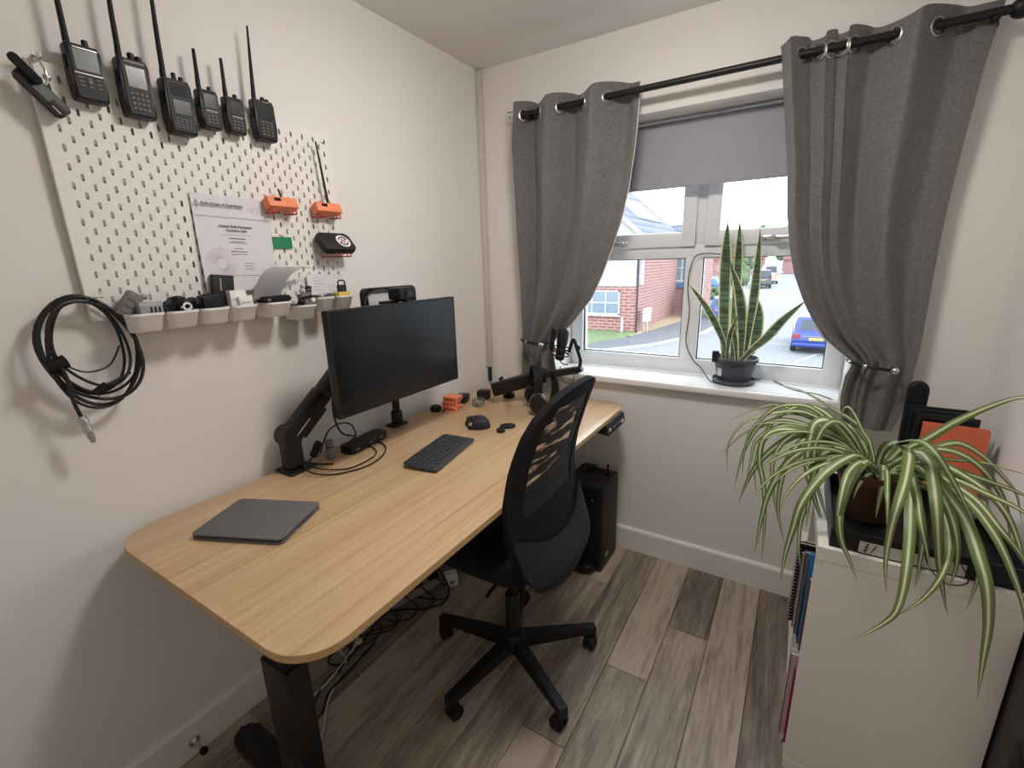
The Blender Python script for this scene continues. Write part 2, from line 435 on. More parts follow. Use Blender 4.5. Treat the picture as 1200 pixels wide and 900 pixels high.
# little white sensor on the wall
sn = thing('wall_sensor', 'small white square sensor on the wall left of the curtain', 'sensor', (.2, 0, 2.15))
MB().box(.176, .218, -.032, 0, 2.125, 2.168, .006, 3).build('housing', MT['white_plastic'], sn)
MB().cyl((.197, -.032, 2.145), (.197, -.0335, 2.145), .008).build('lens', MT['lgrey'], sn)
MB().box(.182, .212, -.03, -.004, 2.168, 2.171, .001).build('top_cap', MT['dgrey'], sn)
# door stop on the skirting
ds = thing('door_stop', 'small metal door stop screwed to the skirting board', 'door stop', (.016, -1.72, .05))
q = Vector((.0165, -1.72, .05))
MB().lathe([(.016, 0), (.016, .003), (.009, .007), (.006, .012), (.005, .05)], T=Matrix.Translation(q) @ Matrix.Rotation(R(90), 4, 'Y'), n=16).build('stem', MT['steel'], ds)
MB().lathe([(.009, .05), (.011, .053), (.011, .064), (.008, .068)], T=Matrix.Translation(q) @ Matrix.Rotation(R(90), 4, 'Y'), n=16).build('tip', MT['rubber'], ds)
# ================================================================== curtains and pole
cm, nt, b = newmat('grey_woven_curtain'); N = nt.nodes; L = nt.links
tc = N.new('ShaderNodeTexCoord'); mp = N.new('ShaderNodeMapping'); mp.inputs['Scale'].default_value = (420, 420, 60)
L.new(tc.outputs['Object'], mp.inputs[0]); n1 = N.new('ShaderNodeTexNoise'); n1.inputs['Scale'].default_value = 1; n1.inputs['Detail'].default_value = 3
L.new(mp.outputs[0], n1.inputs['Vector'])
mp2 = N.new('ShaderNodeMapping'); mp2.inputs['Scale'].default_value = (60, 60, 420); L.new(tc.outputs['Object'], mp2.inputs[0])
n2 = N.new('ShaderNodeTexNoise'); n2.inputs['Scale'].default_value = 1; n2.inputs['Detail'].default_value = 3; L.new(mp2.outputs[0], n2.inputs['Vector'])
ad = N.new('ShaderNodeMath'); ad.operation = 'ADD'; L.new(n1.outputs['Fac'], ad.inputs[0]); L.new(n2.outputs['Fac'], ad.inputs[1])
rp = N.new('ShaderNodeValToRGB'); rp.color_ramp.elements[0].position = .35; rp.color_ramp.elements[0].color = (*srgb(92, 91, 91), 1)
rp.color_ramp.elements[1].position = .72; rp.color_ramp.elements[1].color = (*srgb(128, 126, 125), 1)
hf = N.new('ShaderNodeMath'); hf.operation = 'MULTIPLY'; hf.inputs[1].default_value = .5; L.new(ad.outputs[0], hf.inputs[0])
L.new(hf.outputs[0], rp.inputs[0]); L.new(rp.outputs[0], b.inputs['Base Color'])
b.inputs['Roughness'].default_value = .9; b.inputs['Specular IOR Level'].default_value = .15; b.inputs['Sheen Weight'].default_value = .15
bp = N.new('ShaderNodeBump'); bp.inputs['Strength'].default_value = .2; bp.inputs['Distance'].default_value = .001
L.new(hf.outputs[0], bp.inputs['Height']); L.new(bp.outputs[0], b.inputs['Normal'])
MT['curtain'] = cm
MT['lining'] = mat('white_curtain_lining', (.72, .71, .69), .9, var=.03)
ROD_Y, ROD_Z = -.09, 2.127
pole = thing('curtain_pole', 'black metal curtain pole with ball ends above the window', 'curtain pole', (1.04, ROD_Y, ROD_Z))
MB().cyl((.31, ROD_Y, ROD_Z), (1.90, ROD_Y, ROD_Z), .0125, n=20).build('pole', MT['black_metal'], pole)
for x, r_ in ((.31, .016), (1.915, .028)): MB().ball((x, ROD_Y, ROD_Z), r_, 20).build('finial', MT['black_metal'], pole)
for x in (.335, 1.862):
    k = MB(); k.cyl((x, 0, ROD_Z-.005), (x, -.008, ROD_Z-.005), .026); k.cyl((x, -.005, ROD_Z-.012), (x, ROD_Y, ROD_Z-.012), .007)
    k.box(x-.009, x+.009, ROD_Y-.016, ROD_Y+.016, ROD_Z-.022, ROD_Z-.010, .003); k.build('bracket', MT['black_metal'], pole)

def curtain(name, label, tab, cross, amp, free, tie_z, first_front, seed):
    """tab: (z, left x, right x) bottom to top; cross: fractions across the top where the cloth passes the pole;
    free: side (0 left, 1 right) that hangs loose over the window"""
    zb, zt = tab[0][0], tab[-1][0]
    tb = tab
    # phase as a function of u from the crossings
    cs = list(cross)
    def phase(u):
        if u <= cs[0]: return (u-cs[0])/(max(cs[1]-cs[0], .05))*PI*.8
        for i, (a, c) in enumerate(zip(cs, cs[1:])):
            if u <= c: return PI*(i+(u-a)/(c-a))
        return PI*(len(cs)-1)+min(1, (u-cs[-1])/(max(cs[-1]-cs[-2], .05)))*PI*.8
    def narrow(u):
        for a, c in zip(cs, cs[1:]):
            if a <= u <= c: return min(1, (c-a)/.16)
        return 1
    sg = -1 if first_front else 1       # sign of the bulge after the first crossing
    rn = random.Random(seed); wr = [(rn.uniform(14, 40), rn.uniform(0, 6.3), rn.uniform(-1, 1)) for _ in range(5)]
    def pos(u, z):
        l, r = lerp_tab(tb, z)
        ph = phase(u)
        k = max(0, min(1, (z-tie_z)/(zt-tie_z)))         # 1 at the top, 0 at the tie
        below = max(0, (tie_z-z)/(tie_z-zb))
        A = amp*(.42+.58*k**.7) if z >= tie_z else amp*(.42-.2*below)
        y = ROD_Y + sg*A*narrow(u)*math.sin(ph)
        y += (.022*(1-k)) if z >= tie_z else .022
        # soft drag lines running from the loose edge down to the tie
        d = (u if free == 0 else 1-u)
        for f, o_, a_ in wr:
            y += .0042*a_*math.sin(f*(u+.35*k)+o_)*(1-k)**.5*(1 if z > tie_z else .6)
        y -= .03*math.exp(-((d-.12)/.14)**2)*math.sin(PI*min(1, k*1.15))*.8
        x = l+(r-l)*u + .006*math.sin(ph*2)*k
        # pinch gathered folds near the tie
        zz = z
        if abs(z-zt) < .02: zz = z + .010*math.sin(ph+1.2)
        return Vector((x, min(y, -.038), zz))
    root = thing(name, label, 'curtain', ((tab[-1][1]+tab[-1][2])/2, ROD_Y, tab[0][0]), 'curtains on the pole')
    MB().sheet(lambda u, v: pos(u, zb+(zt-zb)*v), 120, 64, (0, .003, 0)).build('cloth', MT['curtain'], root, ang=70)
    # lining turned back along the loose edge and a stitched hem
    e = 0.0 if free == 0 else 1.0
    za, zc = (.90, 1.22) if free == 0 else (1.0, zt)
    MB().sheet(lambda u, v: pos(e+(.03*u if free == 0 else -.02*u), za+(zc-za)*v)+Vector(((-.006 if free == 0 else .003), .0045, 0)), 3, 60, (0, .002, 0)).build('lining', MT['lining'], root, ang=70)
    for c in cs:                         # eyelets
        p = pos(c, ROD_Z); q2 = pos(c+.004, ROD_Z); t = (q2-p); t.z = 0; t.normalize()
        nrm = Vector((t.y, -t.x, 0))
        # ring lies in the cloth: spanned by t and z
        P = [Vector((p.x, ROD_Y, ROD_Z-.004)) + t*(.0235*math.cos(a)) + Vector((0, 0, .0235*math.sin(a))) for a in [2*PI*i/24 for i in range(24)]]
        MB().tube(P, .0042, 8, True).build('eyelet', MT['steel'], root)
    return root, pos
LT = [(.84, .262, .47), (.95, .268, .455), (1.05, .276, .43), (1.085, .28, .44), (1.144, .281, .505), (1.22, .280, .575), (1.303, .280, .642), (1.41, .279, .694), (1.528, .276, .738),
      (1.65, .274, .778), (1.767, .272, .803), (1.9, .268, .822), (2.0, .266, .831), (2.172, .285, .838)]
w = .838-.285
lc, lpos = curtain('curtain', 'grey curtain tied back on the left of the window, next to the corner', LT,
             [(x-.285)/w for x in (.315, .392, .499, .602, .712)], .050, 1, 1.085, False, 5)
RT = [(.842, 1.668, 1.815), (.90, 1.655, 1.832), (.96, 1.648, 1.84), (1.04, 1.652, 1.845), (1.092, 1.669, 1.848), (1.13, 1.625, 1.85), (1.179, 1.568, 1.851), (1.25, 1.52, 1.85), (1.318, 1.485, 1.849),
      (1.41, 1.447, 1.848), (1.502, 1.423, 1.848), (1.62, 1.402, 1.85), (1.766, 1.386, 1.856), (1.989, 1.351, 1.868), (2.172, 1.322, 1.888)]
w = 1.888-1.322
rc, rpos = curtain('curtain', 'grey curtain tied back on the right of the window, above the spider plant', RT,
             [(x-1.322)/w for x in (1.384, 1.437, 1.470, 1.500, 1.530, 1.634, 1.737)], .048, 0, 1.092, False, 11)
def tieback(label, xl, xr, z, knobx):
    t = thing('curtain_tieback', label, 'tieback', (knobx, -.045, z), 'tiebacks holding the curtains')
    P = smoothpts([(xl-.002, -.03, z+.012), (xl-.013, -.065, z+.010), (xl+.012, -.112, z+.004), ((xl+xr)/2, -.132, z), (xr-.02, -.135, z-.004), (knobx, -.128, z-.004)], 8)
    MB().tube(P, .006, 10).build('band', MT['black_metal'], t)
    MB().tube([(knobx, -.0005, z-.004), (knobx, -.128, z-.004)], .005, 10).build('stem', MT['black_metal'], t)
    MB().ball((knobx, -.136, z-.004), .0125, 16).build('knob', MT['chrome'], t)
    for q in (P[12], P[20]): MB().ball(q, .0085, 12).build('bead', MT['chrome'], t)
tieback('dark metal tieback with silver knob around the left curtain', .28, .43, 1.083, .41)
tieback('dark metal tieback with silver knob around the right curtain', 1.665, 1.79, 1.088, 1.782)
# ================================================================== desk
DZ = .81; DX0, DX1, DY0, DY1 = .03, .83, -1.785, -.058
MT['oak'] = woodmat('oak_veneer', [(.30, srgb(148, 114, 80)), (.46, srgb(182, 148, 109)), (.60, srgb(197, 164, 125)), (.85, srgb(210, 180, 144))], sc=(42, .8, 42), rough=.33, bump=.03)
MT['oak_edge'] = mat('oak_edge_band', srgb(190, 157, 112), .5, var=.08, vscale=8)
dk = thing('standing_desk', 'oak-topped height-adjustable desk with black legs along the left wall', 'desk', (.43, -.92, 0))
ol = rrect(DX1-DX0, DY1-DY0, .10, 8, (DX0+DX1)/2, (DY0+DY1)/2)
tp = MB().prism(ol, DZ-.018, DZ, .002, 2).build('tabletop', MT['oak'], dk)
ol2 = rrect(DX1-DX0+.001, DY1-DY0+.001, .1005, 8, (DX0+DX1)/2, (DY0+DY1)/2)
k = len(ol2); e = MB(); e.vf([(a, b, DZ-.0165) for a, b in ol2]+[(a, b, DZ-.0015) for a, b in ol2], [(i, (i+1) % k, k+(i+1) % k, k+i) for i in range(k)])
e.build('edge_band', MT['oak_edge'], tp)
for y in (-1.62, -.29):
    c = MB(); c.box(.385, .50, y-.032, y+.032, .05, .50, .006); c.box(.395, .49, y-.026, y+.026, .48, .785, .004); c.build('leg', MT['black_metal'], dk)
    f = MB(); f.prism(rrect(.68, .075, .036, 8, .435, y), .012, .05, .012, 3); ft = f.build('foot', MT['black_metal'], dk)
    for x in (.15, .72): MB().cyl((x, y, 0), (x, y, .014), .018).build('glide', MT['rubber'], ft)
    MB().box(.12, .74, y-.03, y+.03, .765, .791, .004).build('top_bracket', MT['black_metal'], dk)
for x in (.36, .52): MB().box(x-.02, x+.02, -1.6, -.31, .755, .785, .003).build('rail', MT['black_metal'], dk)
MB().box(.10, .26, -1.35, -.5, .66, .668).build('cable_tray', MT['black_metal'], dk)
for y in (-1.3, -.55): MB().box(.175, .185, y-.01, y+.01, .666, .792).build('tray_hanger', MT['black_metal'], dk)
# control handset under the front edge near the window
cp = MB(); cp.hexa([(.765, -.345, .757), (.846, -.345, .745), (.846, -.125, .745), (.765, -.125, .757)], [(.765, -.345, .791), (.838, -.345, .791), (.838, -.125, .791), (.765, -.125, .791)])
cpo = cp.build('control_panel', MT['dgrey'], dk, smooth=False)
for i, yy in enumerate((-.325, -.285, -.265, -.235, -.215, -.195, -.165)):
    MB().cbox((.846, yy, .768), (.006, .009 if i else .016, .010 if i else .014), .002).build('button', MT['lgrey'] if i in (0, 6) else MT['mgrey'], cpo)
MB().cbox((.846, -.16, .758), (.005, .03, .006)).build('marking', MT['white_plastic'], cpo)

def onto(T, x, y, z, rz=0): return Matrix.Translation((x, y, z)) @ Matrix.Rotation(rz, 4, 'Z')
# ---- tablet in its grey folio
t = thing('tablet_folio', 'grey fabric tablet folio lying closed near the front of the desk', 'tablet', (.298, -1.545, DZ), rz=R(24))
MT['folio'] = mat('grey_folio_cloth', (.125, .125, .127), .8, var=.1, vscale=900, bump=.1, bscale=1500)
T = onto(None, .298, -1.545, DZ, R(24))
MB(T).prism(rrect(.252, .186, .012, 5), .0005, .0065, .002, 2).build('back_cover', MT['folio'], t)
MB(T).prism(rrect(.244, .178, .010, 5), .0065, .0115, 0).build('tablet', MT['black'], t)
MB(T).prism(rrect(.252, .186, .012, 5), .0115, .0165, .002, 2).build('front_cover', MT['folio'], t)
MB(T).box(.119, .1255, -.02, .055, .004, .0125, .002).build('stylus_clasp', MT['dgrey'], t)

# ---- keyboard
ka = R(101); kc = Vector((.431, -.95, DZ))
kbT = Matrix.Translation(kc) @ Matrix.Rotation(ka, 4, 'Z') @ Matrix.Rotation(R(2.5), 4, 'X')
kb = thing('keyboard', 'compact dark grey wireless keyboard in front of the monitor', 'keyboard', kc, rz=ka)
MT['kbody'] = mat('graphite_plastic', (.042, .044, .049), .5, var=.08)
MT['kkey'] = mat('graphite_keycap', (.026, .028, .032), .45, var=.08)
ol = [(-.148, -.062), (-.142, -.068), (.142, -.068), (.148, -.062), (.148, .052), (.134, .068), (-.134, .068), (-.148, .052)]
MB(kbT).prism(ol, .006, .0165, .003, 2).build('body', MT['kbody'], kb)
ks = MB(kbT); rows = [(.050, 14, .013), (.031, 14, .017), (.012, 14, .017), (-.007, 13, .017), (-.026, 12, .017), (-.045, 9, .017)]
for yy, nk, hh in rows:
    pw = .282/nk
    for i in range(nk):
        w_ = pw-.0028; cx = -.141+pw*(i+.5)
        if nk == 9 and i == 4: w_ = pw*1.0
        ks.box(cx-w_/2, cx+w_/2, yy-hh/2+.0015, yy+hh/2-.0005, .0155, .0195, .0012, 1)
stuff(ks.build('keycaps', MT['kkey'], kb))
# ---- mouse
ms_ = thing('mouse', 'black sculpted wireless mouse on the desk beside the keyboard', 'mouse', (.375, -.645, DZ), rz=R(176))
mT = onto(None, .375, -.645, DZ, R(176)) 
def mfn(u, v):
    a = 2*PI*u; hgt = math.sin(v*PI/2); rr = math.cos(v*PI/2)**.75
    x = .062*math.cos(a)*rr; y = .040*math.sin(a)*rr*(1-.18*math.cos(a))
    y += (.017*max(0, math.sin(a))*max(0, 1-abs(math.cos(a)+.1)*1.6))*(1-v)     # thumb wing
    return Vector((x, y, .001+.046*hgt*(1-.16*(x/.062))))
MB(mT).grid(mfn, 40, 12).build('shell', MT['dgrey'], ms_, ang=80)
MB(mT).cyl((.036, -.004, .030), (.036, .004, .030), .011, n=16).build('scroll_wheel', MT['steel'], ms_)
MB(mT).cyl((-.004, .040, .022), (-.004, .050, .022), .008, n=14).build('thumb_wheel', MT['chrome'], ms_)
MB(mT).box(.02, .058, -.0006, .0006, .010, .030).build('button_split', MT['black_matt'], ms_)
# ---- small dark pucks
for (px, py, r_, sx, lab) in ((587, 506, .0185, 1, 'smaller round grey puck lying on the desk beside the mouse'), (595, 501, .019, 1.75, 'longer oval grey puck lying on the desk beside the mouse')):
    p = AZ(px, py, DZ); t = thing('desk_puck', lab, 'puck', p, 'pucks beside the mouse', rz=R(35))
    Tm = onto(None, p.x, p.y, DZ, R(35))
    MB(Tm).lathe([(r_*.92, .0004), (r_, .003), (r_, .011), (r_*.9, .0135)], n=24, sx=sx).build('body', MT['mgrey'] if 0 else MT['dgrey'], t)
    MB(Tm).lathe([(r_*.6, .0135), (r_*.6, .0142)], n=20, sx=sx).build('pad', MT['black_matt'], t)

# ---- monitor
MY0, MY1, MZ0, MZ1, MXF = -1.226, -.613, .999, 1.346, .262
mo = thing('monitor', 'large black monitor with the screen off, on a desk arm', 'monitor', (MXF, (MY0+MY1)/2, MZ0))
bd = MB(); bd.box(MXF-.030, MXF-.004, MY0, MY1, MZ0, MZ1, .004); bd.box(MXF-.062, MXF-.028, MY0+.13, MY1-.13, MZ0+.06, MZ1-.06, .012, 3)
bd.build('housing', MT['black'], mo)
b_ = MB()
for r_ in ((MY0, MY0+.007, MZ0, MZ1), (MY1-.007, MY1, MZ0, MZ1), (MY0+.007, MY1-.007, MZ1-.007, MZ1), (MY0+.007, MY1-.007, MZ0, MZ0+.012)):
    b_.box(MXF-.004, MXF, r_[0], r_[1], r_[2], r_[3])
b_.build('bezel', MT['black'], mo, smooth=False)
MB().box(MXF-.004, MXF-.001, MY0+.007, MY1-.007, MZ0+.012, MZ1-.007).build('screen', MT['screen'], mo, smooth=False)
# ---- main monitor arm
ar = thing('support_arm', 'black spring monitor arm clamped to the back edge of the desk', 'monitor arm', (.075, -1.285, DZ))
ab = MB(); ab.box(.031, .122, -1.335, -1.240, DZ+.0005, DZ+.012, .004); ab.box(.031, .060, -1.33, -1.25, DZ-.07, DZ-.019, .003)
ab.build('base_plate', MT['black_metal'], ar)
MB().box(.052, .104, -1.325, -1.265, DZ+.012, DZ+.13, .012, 3).build('post', MT['black_metal'], ar)
def bar(mb, p, q, w_, h_, bev=.008):         # a box bar from p to q; w along x, h in the plane
    p, q = Vector(p), Vector(q); d = q-p; ln = d.length; d.normalize()
    sx = Vector((1, 0, 0)); sx = (sx-d*sx.dot(d)).normalized(); sy = d.cross(sx)
    Tm = Matrix(((sx.x, sy.x, d.x, p.x), (sx.y, sy.y, d.y, p.y), (sx.z, sy.z, d.z, p.z), (0, 0, 0, 1)))
    mb.box(-w_/2, w_/2, -h_/2, h_/2, 0, ln, bev, 3, T=Tm); return mb
a_ = MB(); bar(a_, (.078, -1.315, .915), (.090, -1.155, 1.055), .054, .062, .012); lo_arm = a_.build('spring_arm', MT['black_metal'], ar)
c_ = MB(); bar(c_, (.078, -1.255, .925), (.086, -1.165, 1.005), .030, .040, .006); c_.build('cable_cover', MT['black'], lo_arm)
s_ = MB(); bar(s_, (.106, -1.283, .938), (.111, -1.232, .983), .003, .005, .001); s_.build('trim_strip', MT['lgrey'], lo_arm)
MB().cyl((.05, -1.297, .937), (.107, -1.297, .937), .035, n=24).build('elbow', MT['black_metal'], ar)
h_ = MB(); bar(h_, (.090, -1.165, 1.045), (.115, -1.095, 1.125), .060, .056, .018); h_.build('arm_head', MT['black_metal'], ar)
h_ = MB(); bar(h_, (.115, -1.105, 1.115), (.165, -.95, 1.165), .03, .034, .006); h_.build('link', MT['black_metal'], ar)
v_ = MB(); v_.box(.176, .1995, -.98, -.86, 1.112, 1.232, .003); v_.box(.15, .178, -.945, -.895, 1.145, 1.195, .006); v_.build('screen_mount', MT['black_metal'], ar)
MB().tube(smoothpts([(.10, -1.12, 1.08), (.14, -1.16, .98), (.13, -1.13, .90), (.11, -1.06, .86)], 8), .0035, 8).build('arm_cable', MT['wire_blk'], ar)
# ---- second desk post carrying a flat light panel
p2 = thing('desk_light_panel', 'flat panel light in a black frame on a desk pole behind the monitor', 'light', (.055, -.79, DZ))
MB().box(.031, .085, -.835, -.755, DZ+.0005, DZ+.010, .003).build('base_plate', MT['black_metal'], p2)
po = MB(); po.cyl((.055, -.79, DZ+.010), (.055, -.79, DZ+.06), .024); po.cyl((.055, -.79, DZ+.06), (.055, -.79, 1.30), .016); po.build('pole', MT['black_metal'], p2)
MB().box(.045, .10, -.80, -.78, 1.27, 1.29, .003).build('tilt_head', MT['black_metal'], p2)
PY0, PY1, PZ0, PZ1 = -.958, -.692, 1.18, 1.397
fo = MB(); k = 8
oo = rrect(PY1-PY0, PZ1-PZ0, .022, 6, (PY0+PY1)/2, (PZ0+PZ1)/2); oi = rrect(PY1-PY0-.030, PZ1-PZ0-.030, .012, 6, (PY0+PY1)/2, (PZ0+PZ1)/2)
n_ = len(oo); V = [(.100, a, b) for a, b in oo]+[(.100, a, b) for a, b in oi]+[(.128, a, b) for a, b in oo]+[(.128, a, b) for a, b in oi]
Fc = []
for i in range(n_):
    j = (i+1) % n_; Fc += [(i, j, n_+j, n_+i), (2*n_+i, 3*n_+i, 3*n_+j, 2*n_+j), (i, 2*n_+i, 2*n_+j, j), (n_+i, n_+j, 3*n_+j, 3*n_+i)]
fo.vf(V, Fc); fo.build('panel_frame', MT['black'], p2)
MT['diffuser'] = mat('grey_diffuser', (.62, .61, .62), .6, var=.02)
MB().box(.104, .120, PY0+.014, PY1-.014, PZ0+.014, PZ1-.014).build('diffuser', MT['diffuser'], p2, smooth=False)
# ---- webcam on the monitor
wc = thing('webcam', 'boxy black webcam clipped on top of the monitor', 'webcam', (.235, -.872, MZ1))
MB().box(.195, .258, -.912, -.828, MZ1+.008, MZ1+.052, .007, 3).build('body', MT['black'], wc)
lz = MB(); lz.cyl((.258, -.868, MZ1+.03), (.264, -.868, MZ1+.03), .017, n=24); ln_ = lz.build('lens_ring', MT['dgrey'], wc)
MB().cyl((.264, -.868, MZ1+.03), (.2655, -.868, MZ1+.03), .010, n=20).build('lens', MT['screen'], ln_)
MB().box(.218, .262, -.885, -.850, MZ1+.0005, MZ1+.010, .003).build('clip', MT['black'], wc)
MB().box(.190, .215, -.955, -.875, MZ1-.004, MZ1+.006, .003).build('hinge', MT['black'], wc)
MB().tube(smoothpts([(.195, -.885, MZ1+.035), (.17, -.935, MZ1+.043), (.165, -.985, MZ1+.02), (.17, -1.0, MZ1-.04)], 8), .003, 8).build('cable', MT['wire_blk'], wc)
# ---- dock, canister, cables behind
hb = thing('usb_dock', 'long black docking hub lying on the desk under the monitor', 'dock', (.125, -1.02, DZ), rz=R(97))
hT = onto(None, .112, -1.02, DZ, R(98))
MB(hT).prism(rrect(.20, .062, .010, 5), .002, .030, .004, 2).build('body', MT['black'], hb)
MB(hT).prism(rrect(.17, .030, .006, 4), .030, .0325, 0).build('top_panel', MT['dgrey'], hb)
for x in (-.07, .0, .06): MB(hT).cbox((x, -.0315, .015), (.018, .002, .007)).build('port', MT['mgrey'], hb)
cn = thing('canister', 'small dark grey cylinder standing on end beside the dock', 'canister', (.105, -1.168, DZ))
MB().lathe([(.013, .0005), (.0145, .002), (.0145, .066), (.012, .070)], (.105, -1.168, DZ), 24).build('body', MT['mgrey'], cn)
MB().lathe([(.0148, .044), (.0148, .048)], (.105, -1.168, DZ), 24).build('band', MT['dgrey'], cn)
cb = thing('plug_lead', 'black lead with chunky plug leaning by the monitor arm', 'cable', (.085, -1.20, DZ))
h_ = MB(); bar(h_, (.080, -1.222, DZ+.022), (.062, -1.178, DZ+.060), .020, .024, .006); h_.build('plug', MT['black'], cb)
MB().tube(smoothpts([(.080, -1.222, DZ+.022), (.086, -1.24, DZ+.008), (.12, -1.225, DZ+.004), (.16, -1.20, DZ+.004)], 8), .003, 8).build('lead', MT['wire_blk'], cb)
l1 = smoothpts([AZ(354, 541, DZ+.017), AZ(362, 553, DZ+.015), AZ(390, 556, DZ+.004), AZ(425, 548, DZ+.004), AZ(445, 537, DZ+.004), AZ(452, 526, DZ+.004), AZ(447, 519, DZ+.004), AZ(436, 517, DZ+.004)], 8)
o = MB().tube(l1, .0028, 8).build('cable_loop', MT['wire_blk']); tag(o, 'outer loop of thin black cable lying on the desk by the dock', 'cable', 'cable loops by the dock')
l2 = smoothpts([AZ(360, 546, DZ+.017), AZ(380, 550, DZ+.010), AZ(408, 549, DZ+.0035), AZ(430, 540, DZ+.0035), AZ(441, 531, DZ+.0035), AZ(436, 524, DZ+.0035), AZ(424, 523, DZ+.0035)], 8)
o = MB().tube(l2, .0026, 8).build('cable_loop', MT['wire_blk']); tag(o, 'inner loop of thin black cable lying on the desk by the dock', 'cable', 'cable loops by the dock')
l3 = smoothpts([(.07, -1.185, DZ+.02), AX(385, 505, .06), AX(400, 496, .06), AX(412, 498, .06), AX(417, 510, .07), (.085, -1.055, DZ+.031)], 8)
o = MB().tube(l3, .003, 8).build('arched_cable', MT['wire_blk']); tag(o, 'black cable arching up behind the dock against the wall', 'cable')
# ---- orange printed cases in a stack
for i, (dx, dy, rz, lab) in enumerate(((0, 0, 12, 'bottom orange printed case of the small stack on the desk'), (-.004, .004, 18, 'middle orange printed case of the small stack on the desk'), (.002, .008, 8, 'top orange printed case of the small stack on the desk'))):
    c0 = Vector((.135+dx, -.515+dy, DZ+.0006+i*.0225)); t = thing('printed_case', lab, 'case', c0, 'orange cases on the desk', rz=R(rz))
    Tm = Matrix.Translation(c0) @ Matrix.Rotation(R(rz), 4, 'Z')
    MB(Tm).box(-.036, .036, -.030, .030, 0, .0215, .002).build('shell', MT['orange'], t)
    for q in range(4): MB(Tm).cbox((-.022+.015*q, -.0302, .011), (.008, .0016, .006)).build('slot', MT['black_matt'], t)
    for q in range(2): MB(Tm).cbox((.0362, -.012+.022*q, .011), (.0016, .008, .006)).build('slot', MT['black_matt'], t)
# ---- clutter by the microphone arm
t = thing('charger_brick', 'black power brick lying behind the orange cases', 'charger', (.098, -.385, DZ), rz=R(20))
Tm = onto(None, .098, -.385, DZ, R(20)); MB(Tm).box(-.028, .028, -.04, .04, .0006, .034, .006).build('body', MT['black'], t)
MB(Tm).tube(smoothpts([(0, -.04, .018), (-.02, -.08, .01), (-.04, -.14, .006), (-.035, -.19, .004)], 8), .003, 8).build('lead', MT['wire_blk'], t)
t = thing('small_black_box', 'small black box with silver face next to the microphone arm', 'box', (.165, -.30, DZ), rz=R(15))
Tm = onto(None, .165, -.295, DZ, R(15)); MB(Tm).box(-.03, .03, -.025, .025, .0006, .044, .005).build('body', MT['black'], t); MB(Tm).box(-.02, .02, -.0265, -.0245, .01, .034).build('face', MT['dgrey'], t)
gj = thing('glass_tealight', 'small faceted glass holder on the desk beside the orange cases', 'glass', (.215, -.405, DZ))
MT['cglass'] = mat('cut_glass', (.80, .82, .84), .05, var=.02, trans=.9, ior=1.45)
MB().lathe([(.020, .0008), (.031, .006), (.034, .018), (.030, .032), (.024, .036), (.021, .033), (.026, .018), (.022, .008), (.001, .007)], (.212, -.408, DZ), 9).build('bowl', MT['cglass'], gj, smooth=False)
MB().lathe([(.014, .0085), (.016, .012), (.016, .026), (.013, .028)], (.212, -.408, DZ), 14).build('insert', MT['steel'], gj)
t = thing('lens_cap', 'domed black cap lying on the desk left of the orange cases', 'cap', (.078, -.565, DZ))
MB().lathe([(.024, .0006), (.027, .004), (.027, .014), (.022, .024), (.010, .029), (.001, .030)], (.078, -.565, DZ), 24).build('dome', MT['black'], t)
MB().lathe([(.0274, .006), (.0278, .008), (.0274, .010)], (.078, -.565, DZ), 24).build('grip_ring', MT['dgrey'], t)

# ---- microphone on a low boom arm
mc = thing('boom_arm', 'black low-profile microphone boom arm reaching toward the window', 'boom arm', (.27, -.24, DZ))
Ea, Eb = Vector((.252, -.345, .878)), Vector((.602, -.115, .966))
def hbar(mb, p, q, w_, h_, bev=.006):
    p, q = Vector(p), Vector(q); d = q-p; ln = d.length; d.normalize()
    up = Vector((0, 0, 1)); sy = (up-d*up.dot(d)).normalized(); sx = sy.cross(d)
    Tm = Matrix(((sx.x, sy.x, d.x, p.x), (sx.y, sy.y, d.y, p.y), (sx.z, sy.z, d.z, p.z), (0, 0, 0, 1)))
    mb.box(-w_/2, w_/2, -h_/2, h_/2, 0, ln, bev, 3, T=Tm); return mb
hbar(MB(), Ea, Ea.lerp(Eb, .62)+Vector((0, 0, .012)), .040, .064, .005).build('lower_arm', MT['black'], mc)
hbar(MB(), Ea.lerp(Eb, .40)+Vector((.0, -.0, .022)), Eb, .026, .034, .005).build('upper_arm', MT['black'], mc)
MB().cyl((.265, -.215, DZ+.0006), (.265, -.215, DZ+.02), .030, n=24).build('base', MT['black_metal'], mc)
MB().cyl((.265, -.215, DZ+.02), (.300, -.275, DZ+.075), .014, n=16).build('pivot', MT['black_metal'], mc)
kn = MB(); kn.cyl(Eb+Vector((-.016, 0, -.012)), Eb+Vector((.02, 0, .008)), .014); kn.build('end_knuckle', MT['black_metal'], mc)
MB().tube(smoothpts([Eb+Vector((-.08, -.03, .014)), Eb+Vector((-.07, -.045, -.03)), Eb+Vector((-.035, -.05, -.062)), Eb+Vector((-.005, -.045, -.04)), Eb+Vector((-.008, -.03, .0))], 8), .0022, 8).build('arm_cable', MT['wire_blk'], mc)
MB().cyl(Ea+Vector((.03, .02, .05)), Ea+Vector((.045, .03, .062)), .008).build('cable_clip', MT['black'], mc)
mi = thing('microphone', 'black studio microphone with pop filter in a shock mount by the window', 'microphone', Eb)
M0 = AY(657, 412, -.12)
ax_ = (AY(661, 388, -.12)-AY(655, 425, -.12)).normalized()
MB().tube([M0-ax_*.042, M0-ax_*.035, M0+ax_*.03], [.016, .023, .023], 20).build('body', MT['black'], mi)
